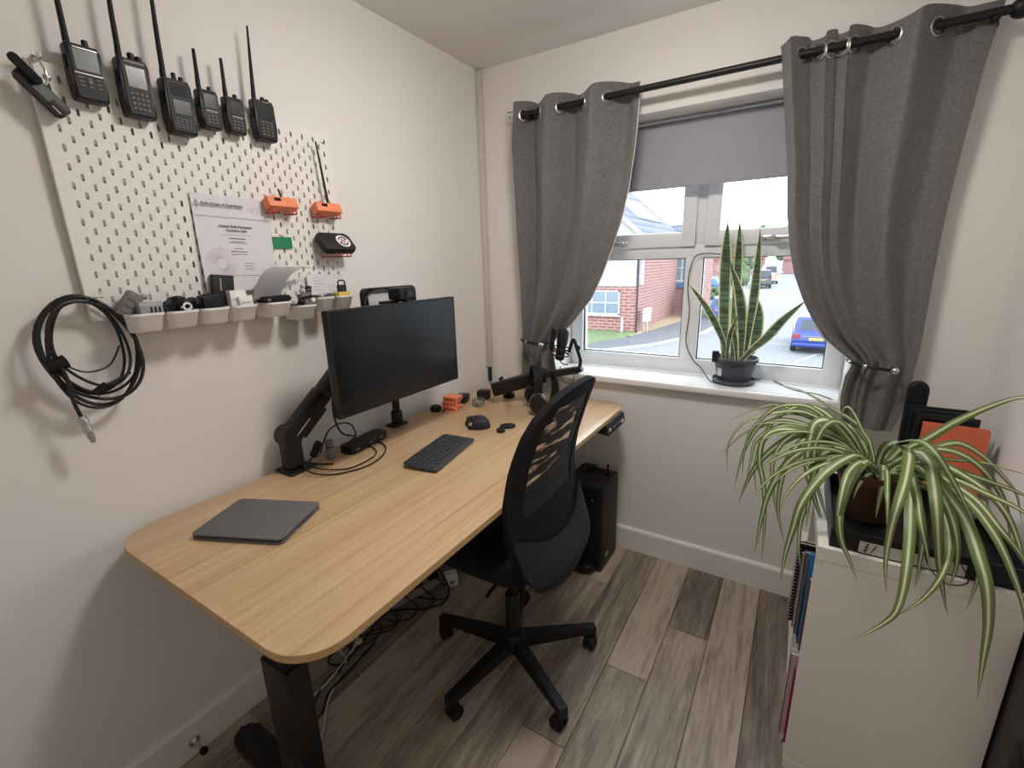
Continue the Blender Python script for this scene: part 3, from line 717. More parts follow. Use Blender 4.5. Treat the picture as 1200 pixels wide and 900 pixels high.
hd_ = MB(); hd_.tube([M0+ax_*.03, M0+ax_*.05, M0+ax_*.095, M0+ax_*.108, M0+ax_*.113], [.0245, .027, .027, .022, .010], 20); hd_.build('grille', MT['dgrey'], mi)
side = Vector((-.75, -.62, 0)).normalized()
pf = MB(); pc = M0+ax_*.062+side*.047; s2 = ax_.cross(side).normalized()
PV = [pc+s2*a+ax_*b for a, b in rrect(.062, .105, .012, 4)]; n_ = len(PV)
pf.vf(PV+[v+side*.006 for v in PV], [tuple(range(n_-1, -1, -1)), tuple(range(n_, 2*n_))]+[(i, (i+1) % n_, n_+(i+1) % n_, n_+i) for i in range(n_)])
pf.build('pop_filter', MT['black_matt'], mi)
for zz, rr in ((-.012, .046), (.018, .042)):
    u_ = ax_.orthogonal().normalized(); v__ = ax_.cross(u_)
    MB().tube([M0+ax_*zz+u_*(rr*math.cos(a))+v__*(rr*math.sin(a)) for a in [2*PI*i/24 for i in range(24)]], .0035, 8, True).build('mount_ring', MT['black'], mi)
for i in range(4):
    a = PI/4+PI/2*i; d_ = u_*math.cos(a)+v__*math.sin(a)
    MB().tube([M0+ax_*-.012+d_*.046, M0+ax_*.004+d_*.023, M0+ax_*.018+d_*.042], .002, 6).build('elastic', MT['black_matt'], mi)
yk = smoothpts([Eb+Vector((.004, 0, .006)), Eb+Vector((.012, .0, .045)), AY(676, 408, -.118), AY(672, 398, -.118), M0+ax_*.0+Vector((.044, 0, 0))], 6)
MB().tube(yk, .0085, 10).build('yoke', MT['black'], mi)
MB().cyl(AY(677, 408, -.145), AY(677, 408, -.09), .013).build('yoke_knob', MT['black'], mi)
MB().tube(smoothpts([M0-ax_*.04, M0-ax_*.06+Vector((.02, 0, 0)), Eb+Vector((-.05, -.01, .022))], 6), .003, 8).build('lead', MT['wire_blk'], mi)

# ---- headphones on their stand
hs = thing('headphone_stand', 'black headphone stand with a curved back on the desk', 'stand', (.505, -.268, DZ), rz=0)
Tm = onto(None, .505, -.268, DZ, R(-35))
MB(Tm).prism(rrect(.085, .11, .02, 6), .0006, .010, .003, 2).build('foot', MT['black'], hs)
MB(Tm).grid(lambda u, v: Vector(((u-.5)*(.075-.025*v), .034+.02*math.sin(v*PI)-.012*v, .008+.165*v)), 8, 16, thick=.008).build('back', MT['black'], hs, ang=60)
MB(Tm).cyl((0, .026, .165), (0, -.045, .172), .017, n=20).build('rest', MT['black'], hs)
hp = thing('headphones', 'black over-ear headphones hanging on the stand on the desk', 'headphones', (.486, -.332, DZ))
Hc = Vector((.486, -.332, DZ)); hT = Matrix.Translation(Hc) @ Matrix.Rotation(R(-52), 4, 'Z')    # local x across the cups
band = [(-.072, 0, .075), (-.080, 0, .115), (-.072, 0, .160), (-.045, 0, .193), (0, 0, .205), (.045, 0, .193), (.072, 0, .160), (.080, 0, .115), (.072, 0, .075)]
Pb = smoothpts(band, 6)
bm_ = MB(hT)
for wd in (0,):
    V = []; n_ = len(Pb)
    for i, p in enumerate(Pb):
        t_ = (Pb[min(i+1, n_-1)]-Pb[max(i-1, 0)]).normalized(); nn = Vector((-t_.z, 0, t_.x))
        for dy_, dn in ((-.017, -.005), (.017, -.005), (.017, .005), (-.017, .005)): V.append(p+Vector((0, dy_, 0))+nn*dn)
    Fc = []
    for i in range(n_-1):
        for j in range(4): Fc.append((i*4+j, i*4+(j+1) % 4, (i+1)*4+(j+1) % 4, (i+1)*4+j))
    Fc += [(3, 2, 1, 0), tuple(range((n_-1)*4, n_*4))]
    bm_.vf(V, Fc)
bm_.build('headband', MT['black_matt'], hp, ang=50)
for sx in (-1, 1):
    Tc = hT @ Matrix.Translation((sx*.072, 0, .052)) @ Matrix.Rotation(R(90)*sx, 4, 'Y') @ Matrix.Rotation(R(8), 4, 'X')
    cup = MB(Tc).lathe([(.020, .032), (.034, .028), (.040, .018), (.041, .0), (.039, -.004)], n=28, sx=1.2, sy=.98).build('ear_cup', MT['black'], hp)
    MB(Tc).lathe([(.039, -.004), (.043, -.012), (.042, -.024), (.034, -.030), (.022, -.028)], n=28, sx=1.2, sy=.98).build('ear_pad', MT['rubber'], hp)
    MB(Tc).tube([(.0412*1.2*math.cos(a), .0412*.98*math.sin(a), .012) for a in [2*PI*i/32 for i in range(32)]], .0012, 6, True).build('trim_ring', MT['steel'], cup)
    MB(hT).tube([(sx*.079, 0, .125), (sx*.080, 0, .09), (sx*.074, 0, .062)], .006, 8).build('slider', MT['dgrey'], hp)
# ================================================================== office chair
HX, HY = .70, -.915
ch = thing('office_chair', 'black swivel office chair with a mesh back pushed up to the desk', 'chair', (HX, HY, 0))
MT['seatcloth'] = mat('black_seat_cloth', (.017, .017, .019), .9, var=.15, vscale=300, bump=.2, bscale=1200, spec=.2)
MT['backcloth'] = mat('charcoal_back_cloth', (.024, .026, .030), .85, var=.12, vscale=400, bump=.2, bscale=1200, spec=.25)
mm, nt, b = newmat('black_chair_mesh'); N = nt.nodes; L = nt.links
b.inputs['Base Color'].default_value = (.018, .018, .02, 1); b.inputs['Roughness'].default_value = .7
tc = N.new('ShaderNodeTexCoord'); mp = N.new('ShaderNodeMapping'); mp.inputs['Scale'].default_value = (1, 330, 330); L.new(tc.outputs['Object'], mp.inputs[0])
ck = N.new('ShaderNodeTexVoronoi'); ck.inputs['Scale'].default_value = 1.0; ck.inputs['Randomness'].default_value = .15; L.new(mp.outputs[0], ck.inputs['Vector'])
ls = N.new('ShaderNodeMath'); ls.operation = 'LESS_THAN'; ls.inputs[1].default_value = .20; L.new(ck.outputs['Distance'], ls.inputs[0])
mp3 = N.new('ShaderNodeMapping'); mp3.inputs['Rotation'].default_value = (R(38), 0, 0); mp3.inputs['Scale'].default_value = (1, 9, 46); L.new(tc.outputs['Object'], mp3.inputs[0])
st_ = N.new('ShaderNodeTexNoise'); st_.inputs['Scale'].default_value = 1.0; st_.inputs['Detail'].default_value = 2; L.new(mp3.outputs[0], st_.inputs['Vector'])
sr = N.new('ShaderNodeMapRange'); sr.inputs[1].default_value = .50; sr.inputs[2].default_value = .64; sr.inputs[3].default_value = .08; sr.inputs[4].default_value = .40; L.new(st_.outputs['Fac'], sr.inputs[0]); L.new(sr.outputs[0], ls.inputs[1])
tr = N.new('ShaderNodeBsdfTransparent'); ms = N.new('ShaderNodeMixShader'); L.new(ls.outputs[0], ms.inputs[0]); L.new(b.outputs[0], ms.inputs[1]); L.new(tr.outputs[0], ms.inputs[2])
L.new(ms.outputs[0], N['Material Output'].inputs[0]); MT['mesh'] = mm
# five-star base
for i, a in enumerate((187, 259, 331, 43, 115)):
    d = Vector((math.cos(R(a)), math.sin(R(a)), 0)); n = Vector((-d.y, d.x, 0)); c = Vector((HX, HY, 0))
    def P(s, t, z): return c+d*s+n*t+Vector((0, 0, z))
    mb = MB(); mb.hexa([P(.025, -.024, .075), P(.025, .024, .075), P(.325, .017, .070), P(.325, -.017, .070)], [P(.025, -.020, .125), P(.025, .020, .125), P(.325, .014, .096), P(.325, -.014, .096)])
    mb.hexa([P(.295, -.015, .046), P(.295, .015, .046), P(.325, .015, .046), P(.325, -.015, .046)], [P(.295, -.016, .072), P(.295, .016, .072), P(.325, .016, .072), P(.325, -.016, .072)])
    arm = mb.build('base_leg', MT['black'], ch, smooth=False)
    cw = P(.31, 0, 0); ad_ = Vector((math.cos(R(a+60+i*25)), math.sin(R(a+60+i*25)), 0))
    cs_ = MB(); off = Vector((-ad_.y, ad_.x, 0))*.010
    for s_ in (-1, 1): cs_.cyl(cw+off+ad_*(s_*.006)+Vector((0, 0, .0255)), cw+off+ad_*(s_*.021)+Vector((0, 0, .0255)), .025, n=20)
    cas = cs_.build('caster', MT['rubber'], ch); cas['kind'] = 'stuff'; del cas['kind']
    hd = MB(); hd.box(-.017, .017, -.005, .005, .022, .05, .002, 1, T=Matrix.Translation(cw+off) @ Matrix.Rotation(math.atan2(off.y, off.x), 4, 'Z')); hd.build('caster_hood', MT['dgrey'], cas)
MB().lathe([(.045, .068), (.048, .080), (.042, .126), (.034, .135)], (HX, HY, 0), 24).build('hub', MT['black'], ch)
MB().lathe([(.027, .12), (.027, .30), (.024, .305)], (HX, HY, 0), 24).build('column_sleeve', MT['black'], ch)
MB().lathe([(.0145, .30), (.0145, .46)], (HX, HY, 0), 20).build('gas_lift', MT['black_metal'], ch)
MB().box(HX-.10, HX+.16, HY-.075, HY+.075, .455, .508, .012, 3).build('tilt_mechanism', MT['black'], ch)
MB().tube([(HX+.05, HY-.07, .48), (HX+.05, HY-.20, .475), (HX+.05, HY-.225, .468)], .006, 8).build('lever', MT['black'], ch)
# seat pad
def seat(u, v):
    a = 2*PI*u; e = .42
    sx = math.copysign(abs(math.cos(a))**e, math.cos(a)); sy = math.copysign(abs(math.sin(a))**e, math.sin(a))
    r_ = math.sin(PI*v)**.35 if 0 < v < 1 else 0
    z = .548-.042*math.cos(PI*v)*(1 if v < .5 else 1)
    return Vector((HX-.03+.225*sx*r_, HY-.015+.225*sy*r_, z-.02*(max(0, -sx*r_-.6))))
MB().grid(seat, 56, 16).build('seat', MT['seatcloth'], ch, ang=80)
# backrest: one curved shell, open mesh in the upper part and a padded lower part
XT = [(.50, .935), (.56, .935), (.62, .912), (.70, .885), (.80, .878), (.90, .895), (1.0, .925), (1.08, .955), (1.14, .982)]
WT = [(.505, .07), (.515, .135), (.532, .178), (.56, .205), (.62, .224), (.70, .230), (.85, .226), (.95, .222), (1.02, .212), (1.07, .190), (1.11, .150), (1.13, .105), (1.14, .05)]
BYC = -.938
def smooth_tab(tab, z):
    h = .018; return sum(lerp_tab(tab, z+q*h)[0] for q in (-1, -.5, 0, .5, 1))/5
def back(s, z, off=0):
    w_ = lerp_tab(WT, z)[0]; x = smooth_tab(XT, z)
    yy = s*w_
    return Vector((x - .55*yy*yy*(1.0 if z > .55 else 1.6) + off, BYC+yy, z))
ZB, ZT = .505, 1.14
hole = lambda u, v: abs(2*u-1) < .70 and .745 < ZB+(ZT-ZB)*v < 1.085 and not (ZB+(ZT-ZB)*v > 1.05 and abs(2*u-1) > .58)
MB().grid(lambda u, v: back(2*u-1, ZB+(ZT-ZB)*v), 40, 60, mask=lambda u, v: not hole(u, v) and ZB+(ZT-ZB)*v > .62, thick=.020).build('back_frame', MT['seatcloth'], ch, ang=60)
MB().grid(lambda u, v: back((2*u-1)*.74, .735+.36*v, -.004), 30, 30).build('back_mesh', MT['mesh'], ch, ang=60, recalc=False)
def pad(u, v):
    s_ = 2*u-1; z = .505+.30*v
    if v > .75: pass
    top = .72-.075*(1-s_*s_)
    z = .505+(top-.505)*v
    return back(s_, z, .016+.018*math.sin(PI*min(1, v*1.0))*(1-s_**4))
MB().grid(pad, 36, 24, thick=.036).build('lower_back_pad', MT['backcloth'], ch, ang=60)
MB().box(HX+.12, .925, HY-.03, HY+.03, .485, .510, .006).build('back_bracket', MT['black'], ch)

# ================================================================== things under the desk
pc = thing('computer_tower', 'small black computer tower on the floor under the window', 'computer', (.70, -.16, 0))
X0, X1, Y0, Y1, Z1 = .605, .803, -.275, -.058, .452
tb = MB(); tb.box(X0, X1, Y0, Y1, .014, Z1, .006, 2); tb.build('case', MT['black'], pc)
MB().box(X1-.002, X1+.0025, Y0+.012, Y1-.012, .03, Z1-.014, .002).build('side_panel', MT['dgrey'], pc)
MB().box(X0+.012, X1-.012, Y0-.0035, Y0+.002, .03, Z1-.02, .002).build('front_panel', MT['black_matt'], pc)
MB().cyl((X1-.05, Y0-.0035, .385), (X1-.05, Y0-.006, .385), .004, n=12).build('power_button', MT['lgrey'], pc)
MB().box(X1+.0025, X1+.0045, Y0+.05, Y0+.085, .066, .082).build('badge', MT['lgrey'], pc)
for x in (X0+.03, X1-.03):
    for y in (Y0+.03, Y1-.03): MB().cyl((x, y, 0), (x, y, .015), .013).build('foot', MT['rubber'], pc)
t = thing('wireless_dongle', 'thin upright black antenna stub on top of the computer tower', 'antenna', (.765, -.11, Z1))
mb = MB(); mb.box(.753, .777, -.122, -.098, Z1+.0005, Z1+.008, .002); mb.build('base', MT['black'], t); MB().tube([(.765, -.11, Z1+.008), (.765, -.11, Z1+.052)], .005, 10).build('stub', MT['black'], t)
t = thing('external_drive', 'small black drive lying on top of the computer tower', 'drive', (.66, -.10, Z1))
MB().box(.628, .695, -.125, -.07, Z1+.0005, Z1+.018, .004).build('body', MT['black'], t); MB().box(.64, .66, -.127, -.124, Z1+.005, Z1+.012).build('port', MT['mgrey'], t)
# power strip with plugs and the tangle of leads
ps = thing('power_strip', 'long grey power strip with black plugs on the floor under the desk', 'power strip', (.10, -.83, 0), rz=R(65))
sT = Matrix.Translation((.085, -.90, 0)) @ Matrix.Rotation(R(74), 4, 'Z')
MT['strip'] = mat('grey_strip_plastic', (.33, .33, .335), .5)
MB(sT).box(-.22, .22, -.033, .033, .0005, .036, .006, 2).build('body', MT['strip'], ps)
for i in range(5):
    MB(sT).box(-.17+.085*i-.026, -.17+.085*i+.026, -.024, .024, .036, .075+.02*(i % 2), .007, 2).build('plug', MT['black'], ps)
    x_ = -.17+.085*i
    MB(sT).tube(smoothpts([(x_, -.02, .05), (x_+.01, -.07, .04), (x_+.03, -.10, .006), (x_-.03, -.13, .004), (x_-.10, -.12+.02*i, .004)], 6), .0035, 8).build('plug_lead', MT['wire_blk'], ps)
t = thing('white_adapter', 'small white power adapter on the floor under the desk', 'adapter', (.22, -.69, 0), rz=R(50))
MB(onto(None, .215, -.695, 0, R(50))).box(-.03, .03, -.025, .025, .0005, .062, .006).build('body', MT['white_plastic'], t)
MB(onto(None, .215, -.695, 0, R(50))).box(-.012, .012, -.027, -.024, .02, .034).build('port', MT['mgrey'], t)
def lead(label, pts, r_, mt, sm=8):
    o = MB().tube(smoothpts(pts, sm), r_, 8).build('floor_cable', MT[mt]); tag(o, label, 'cable', 'cables under the desk'); return o
lead('black power lead curving across the floor toward the chair base', [(.16, -1.30, .005), AZ(430, 745, .01), AZ(455, 718, .012), AZ(500, 712, .006), AZ(520, 706, .006), AZ(526, 690, .03), (.17, -.73, .10)], .0038, 'wire_blk')
lead('white lead hanging down from the desk to the floor by the near leg', [(.20, -1.33, .79), (.215, -1.30, .45), (.23, -1.33, .20), AZ(405, 775, .012), AZ(385, 820, .006), AZ(379, 855, .006), AZ(370, 885, .006)], .0036, 'wire_wht')
lead('thicker white lead slanting under the desk beside the near leg', [(.17, -1.15, .66), (.185, -1.18, .42), (.20, -1.24, .20), AZ(418, 752, .03), AZ(396, 785, .006), AZ(362, 822, .006)], .0042, 'wire_wht')
lead('black lead looped near the white leads under the desk', [(.15, -1.22, .66), (.16, -1.24, .35), AZ(420, 742, .06), AZ(438, 738, .02), AZ(462, 732, .006), AZ(464, 720, .006), AZ(458, 708, .02), (.14, -1.02, .60)], .0036, 'wire_blk')
lead('black coil of lead on the floor behind the near desk leg', [AZ(386, 770, .006), AZ(402, 756, .008), AZ(412, 762, .008), AZ(400, 778, .006), AZ(385, 776, .01), AZ(392, 758, .012), AZ(410, 752, .010), AZ(408, 772, .006), AZ(380, 800, .005), AZ(366, 830, .005)], .004, 'wire_blk')
lead('black lead trailing along the floor to the foot of the near leg', [AZ(440, 752, .005), AZ(410, 785, .005), AZ(385, 812, .005), AZ(378, 835, .005), AZ(360, 850, .005)], .004, 'wire_blk')
t = thing('cable_clip', 'small white clip joining the white leads under the desk', 'clip', AZ(421, 752, .03))
q = AZ(421, 752, .035); MB().cbox(q, (.014, .022, .012), .002).build('clip', MT['white_plastic'], t); MB().cbox(q+Vector((0, 0, .008)), (.008, .014, .005), .001).build('latch', MT['lgrey'], t)
# ================================================================== pegboard and what hangs on it
PX = .022                                   # front face of the board
BY0, BZ0, BW, BH = -1.708, 1.362, .76, .56
pb = thing('pegboard', 'large white slotted pegboard screwed to the left wall', 'pegboard', (0, BY0+BW/2, BZ0))
g = MB(wallT(BY0, BZ0, 0)); NC, NR, CS = 38, 28, .02
def cell(i, j, slot):
    x0, y0 = i*CS, j*CS; zf, zb = PX, PX-.0022
    if not slot:
        g.vf([(x0, y0, zf), (x0+CS, y0, zf), (x0+CS, y0+CS, zf), (x0, y0+CS, zf)], [(0, 1, 2, 3)]); return
    cx, cy = x0+CS/2, y0+CS/2; w_, h_ = .0031, .0083
    hole = []
    for k in range(6): a = PI*k/5; hole.append((cx+w_*math.cos(a), cy+h_-w_+w_*math.sin(a)))
    for k in range(6): a = PI+PI*k/5; hole.append((cx+w_*math.cos(a), cy-h_+w_+w_*math.sin(a)))
    outer = [(x0+CS, cy+.004), (x0+CS, y0+CS), (cx+.004, y0+CS), (cx-.004, y0+CS), (x0, y0+CS), (x0, cy+.004), (x0, cy-.004), (x0, y0), (cx-.004, y0), (cx+.004, y0), (x0+CS, y0), (x0+CS, cy-.004)]
    V = [(a, b, zf) for a, b in outer]+[(a, b, zf) for a, b in hole]+[(a, b, zb) for a, b in hole]; n = 12
    Fc = []
    for k in range(n):
        m_ = (k+1) % n; Fc += [(k, m_, n+m_, n+k), (n+k, n+m_, 2*n+m_, 2*n+k)]
    g.vf(V, Fc)
for i in range(NC):
    for j in range(NR):
        edge = i in (0, NC-1) or j in (0, NR-1)
        cell(i, j, (i+j) % 2 == 0 and not edge)
# rim returning to the back, plus corner feet
g.box(0, BW, 0, .0015, PX-.012, PX-.00005); g.box(0, BW, BH-.0015, BH, PX-.012, PX-.00005); g.box(0, .0015, 0, BH, PX-.012, PX-.00005); g.box(BW-.0015, BW, 0, BH, PX-.012, PX-.00005)
g.build('panel', MT['pegboard'], pb, smooth=False, recalc=False)
for a, b in ((.03, .03), (BW-.03, .03), (.03, BH-.03), (BW-.03, BH-.03)):
    MB(wallT(BY0+a, BZ0+b, 0)).cyl((0, 0, 0), (0, 0, PX-.0055), .010).build('spacer', MT['white_plastic'], pb)
    sc_ = MB(wallT(BY0+a, BZ0+b, PX)); sc_.lathe([(.0075, 0), (.007, .002), (.0045, .0035)], n=16); sw = sc_.build('screw', MT['steel'], pb)
    MB(wallT(BY0+a, BZ0+b, PX)).box(-.004, .004, -.0006, .0006, .0033, .0038).build('screw_slot', MT['black_matt'], sw)

def hook(T, parent, mt, w_=.02, dep=.03, name='hook'):
    mb = MB(T)
    for s_ in (-1, 1): mb.box(s_*w_/2-.002, s_*w_/2+.002, -.004, 0, 0, dep, .0008, 1); mb.box(s_*w_/2-.002, s_*w_/2+.002, -.004, .010, dep-.003, dep, .0008, 1)
    mb.box(-w_/2, w_/2, -.004, -.001, dep*.2, dep*.5)
    return mb.build(name, mt, parent)

def radio(label, y0, y1, z0, z1, dep, ant, screen, style, knobs, name='handheld_radio'):
    """y0..y1, z0..z1: front face; ant=(dy from left, length, r base, r tip, lean); screen=(x0,x1,y0,y1) in fractions"""
    w_, h_ = y1-y0, z1-z0; X0 = PX+.006
    T = wallT((y0+y1)/2, z0, X0)
    t = thing(name, label, 'radio', (X0, (y0+y1)/2, z0), 'radios along the top of the pegboard')
    body = MB(T); n = w_/2
    ol = [(-n*.86, 0), (n*.86, 0), (n*.97, .006), (n, h_*.3), (n*.97, h_*.62), (n, h_*.9), (n*.84, h_), (-n*.9, h_), (-n, h_*.95), (-n*.97, h_*.62), (-n, h_*.3), (-n*.97, .006)]
    body.prism(ol, 0, dep, .0035, 2); body.build('body', MT['black'], t)
    mb = MB(T); mb.prism([(a*.84, h_*.04+b*.91) for a, b in ol], dep, dep+.0018, .0008, 1); fp = mb.build('face_plate', MT['dgrey'] if style != 'glossy' else MT['black'], t)
    sx0, sx1, sy0, sy1 = screen
    MB(T).box(w_*(sx0-.5), w_*(sx1-.5), h_*sy0, h_*sy1, dep+.0016, dep+.0026, .0004, 1).build('screen', MT['lcd'] if style == 'bright' else MT['lcd_dark'], fp, smooth=False)
    # antenna with moulded foot
    ax0 = -n+ant[0]; L_ = ant[1]; ln = ant[4]
    MB(T).tube([(ax0, h_-.004, dep*.5), (ax0, h_+.012, dep*.5), (ax0+ln*.1, h_+.025, dep*.5), (ax0+ln*.3, h_+L_*.35, dep*.5), (ax0+ln, h_+L_, dep*.5)], [ant[2]*1.15, ant[2]*1.1, ant[2], ant[2]*.75+ant[3]*.25, ant[3]], 12).build('antenna', MT['rubber'], t)
    for kx, kr, kh in knobs: MB(T).lathe([(kr*.9, 0), (kr, .003), (kr*.95, kh-.002), (kr*.7, kh)], T=Matrix.Translation((kx*n, h_-.001, dep*.5)) @ Matrix.Rotation(R(-90), 4, 'X'), n=14).build('knob', MT['black'], t)
    # keypad
    ks = MB(T)
    if style == 'bright':
        for r_ in range(3):
            for c_ in range(3):
                if (r_, c_) == (1, 1): continue
                ks.cbox((w_*(-.25+.25*c_), h_*(.40-.075*r_), dep+.0025), (w_*.15, h_*.035, .002), .0006, 1)
        ks.cyl((0, h_*.345, dep+.0015), (0, h_*.345, dep+.004), w_*.07)
    else:
        cols = 4 if w_ > .055 and style != 'glossy' else 3; rows = 4 if style != 'glossy' else 5; ky0, ky1 = (.10, sy0-.06)
        for r_ in range(rows):
            for c_ in range(cols):
                ks.cbox((w_*.62*((c_+.5)/cols-.5), h_*(ky1-(ky1-ky0)*(r_+.5)/rows), dep+.0025), (w_*.62/cols*.66, h_*(ky1-ky0)/rows*.5, .0018), .0005, 1)
    stuff(ks.build('keypad', MT['keys'], t))
    if style == 'bright': MB(T).box(-w_*.40, w_*.40, h_*.465, h_*.485, dep+.0015, dep+.0030).build('trim_bar', MT['chrome'], t); MB(T).box(-w_*.30, w_*.38, h_*.915, h_*.93, dep+.0012, dep+.0026).build('trim_bar', MT['chrome'], t)
    elif style == 'grille':
        for q in range(5): MB(T).box(-w_*.32, w_*.32, h_*(.70+.045*q), h_*(.715+.045*q), dep+.0012, dep+.0028).build('speaker_slot', MT['black_matt'], t)
    elif style == 'small':
        MB(T).box(-w_*.28, w_*.32, h_*.445, h_*.465, dep+.0015, dep+.0028).build('trim_bar', MT['lgrey'], t); MB(T).box(-w_*.30, w_*.30, h_*.92, h_*.94, dep+.0012, dep+.0024).build('speaker_slot', MT['black_matt'], t)
    elif style == 'glossy':
        MB(T).box(-w_*.1, w_*.22, h_*.95, h_*.965, dep+.0008, dep+.0024).build('badge', MT['lgrey'], t)
    elif style == 'wide':
        MB(T).box(-w_*.30, w_*.36, h_*.92, h_*.955, dep+.0010, dep+.0024, .0006, 1).build('brow', MT['mgrey'], t)
    # push-to-talk key on the side, and the belt clip that hangs it on the board
    MB(T).box(-n-.0022, -n+.001, h_*.55, h_*.78, dep*.3, dep*.7, .0008, 1).build('side_button', MT['rubber'], t)
    MB(T).box(-.009, .009, h_*.25, h_*.9, -.0055, 0.0005, .001, 1).build('belt_clip', MT['black'], t)
    return t
radio('handheld radio with a large pale screen and chrome trim, leftmost of the six', -1.646, -1.583, 1.853, 1.966, .030, (.010, .22, .0058, .004, .004), (.17, .86, .53, .90), 'bright', [(.35, .0065, .016)])
radio('handheld radio with a tall dark screen above a keypad, second from the left', -1.554, -1.491, 1.840, 1.966, .032, (.012, .24, .0060, .0035, .010), (.2, .82, .50, .86), 'wide', [(.15, .0075, .018), (.62, .0075, .014)])
radio('handheld radio with ribbed speaker slots above its screen, third from the left', -1.466, -1.402, 1.820, 1.947, .036, (.011, .30, .0062, .003, .014), (.22, .84, .36, .62), 'grille', [(.1, .0055, .020), (.6, .0060, .014)])
radio('smaller handheld radio with a stubby antenna, next to the ribbed one', -1.381, -1.332, 1.850, 1.945, .030, (.010, .095, .0055, .004, .003), (.2, .84, .52, .88), 'small', [(.45, .0058, .013)])
radio('smaller handheld radio with a stubby antenna, beside the keypad-fronted one', -1.312, -1.263, 1.851, 1.944, .030, (.010, .095, .0055, .004, .003), (.2, .84, .52, .88), 'small', [(.45, .0058, .013)])
radio('handheld radio with a long whip antenna and rows of pale keys, rightmost of the six', -1.231, -1.168, 1.849, 1.958, .030, (.012, .190, .0058, .0025, .012), (.14, .86, .55, .92), 'glossy', [(.2, .0065, .013), (.62, .0065, .010)])
# folding gadget hung on a carabiner at the top left corner
fg = thing('folding_gadget', 'black folding pocket gadget hanging by a carabiner at the pegboard corner', 'gadget', AX(50, 105, .055), 'radios along the top of the pegboard')
del fg['group']
P_ = AX(50, 105, .05); T = wallT(P_.y, P_.z, PX+.010, -50)
MB(T).prism(rrect(.098, .030, .008, 5, .004, -.006), .006, .026, .004, 2).build('body', MT['black'], fg)
MB(T).prism(rrect(.060, .016, .006, 5, -.038, .001), .026, .036, .003, 2).build('flip_arm', MT['black_matt'], fg)
MB(T).box(-.012, .020, -.015, .001, .026, .0275, .0005, 1).build('display', MT['lcd'], fg)
MB(T).box(.028, .046, -.016, -.014, .026, .028).build('trim_bar', MT['chrome'], fg)
for q in range(5): MB(T).box(.0+.010*q, .006+.010*q, .0085, .0105, .010, .022).build('grip_rib', MT['black_matt'], fg)
cT = wallT(-1.695, 1.895, PX+.022, 8)
MB(cT).tube([(.010*math.cos(a), .027*math.sin(a), 0) for a in [2*PI*i/28 for i in range(28)]], .0026, 8, True).build('carabiner', MT['steel'], fg)
MB(cT).tube([(.002, -.026, 0), (.004, -.040, 0), (.008, -.050, 0)], .003, 8).build('cord', MT['black_matt'], fg)
hook(wallT(-1.695, 1.922, PX), fg, MT['white_plastic'], .012, .03)

# ---- certificate
ce = thing('certificate', 'printed paper certificate pinned to the pegboard', 'certificate', (PX+.004, -1.327, 1.55))
cw, chh = .220, .268; cT = wallT(-1.330, 1.548, PX+.003, -1.2)
def pap(u, v): return Vector(((u-.5)*cw, (v-.5)*chh, .003+.010*(1-u)*(1-v)**2+.004*math.sin(PI*u)*.4))
MB(cT).grid(pap, 12, 14, thick=.0006).build('sheet', MT['paper'], ce, ang=60)
def pz(x, y): return pap(x/cw+.5, y/chh+.5).z+.0010
def rule(x0, x1, y, th=.0012, m_='ink'):
    n = 6; mb = MB(cT); V = []
    for i in range(n+1):
        x = x0+(x1-x0)*i/n; V += [(x, y-th/2, pz(x, y)), (x, y+th/2, pz(x, y))]
    mb.vf(V, [(2*i, 2*i+2, 2*i+3, 2*i+1) for i in range(n)]); mb.build('print_line', MT[m_], ce, smooth=False)
textmesh('Radio Society of Great Britain', .0095, cT @ Matrix.Translation((-.088, .108, pz(0, .108)+.004)), MT['ink'], 'heading', ce, 'LEFT')
rule(-.108, .03, .100, .0008); rule(-.107, .108, .074, .0010)
wv = [(.035+.0022*i, .102+.011*math.sin(i*1.05)*math.sin(PI*i/32)) for i in range(33)]
MB(cT).tube([(x, y, pz(x, y)) for x, y in wv], .0004, 5).build('wave_mark', MT['pink'], ce)
MB(cT).tube([(-.098, .092, pz(-.098, .09)), (-.098, .118, pz(-.098, .118))], .0006, 5).build('emblem_stem', MT['ink'], ce)
MB(cT).tube([(-.098+.005*math.cos(a), .106+.005*math.sin(a), pz(-.098, .106)) for a in [2*PI*i/16 for i in range(16)]], .0005, 5, True).build('emblem_ring', MT['ink'], ce)
textmesh('Amateur Radio Examination', .0085, cT @ Matrix.Translation((0, .050, pz(0, .05)+.002)), MT['ink'], 'title', ce)
textmesh('Foundation Level', .0085, cT @ Matrix.Translation((0, .039, pz(0, .039)+.002)), MT['ink'], 'title', ce)
rule(-.045, .045, .026, .0007)
for y, hw, th in ((.016, .024, .0026), (.008, .020, .0014), (.004, .026, .0014), (-.012, .013, .0014), (-.021, .024, .0020), (-.029, .024, .0016)): rule(-hw, hw, y, th)
for y in (-.055, -.063, -.071): rule(.01, .036, y, .0014)
rule(-.10, .10, -.090, .0008)
for i in range(36):
    a = 2*PI*i/36
    p0 = Vector((-.055+.014*math.cos(a), -.055+.014*math.sin(a), 0)); p1 = Vector((-.055+.045*math.cos(a), -.055+.045*math.sin(a), 0))
    MB(cT).tube([(q.x, q.y, pz(q.x, q.y)-.0001) for q in (p0, p0.lerp(p1, .5), p1)], .0005, 4).build('sunburst_ray', MT['pink'], ce)

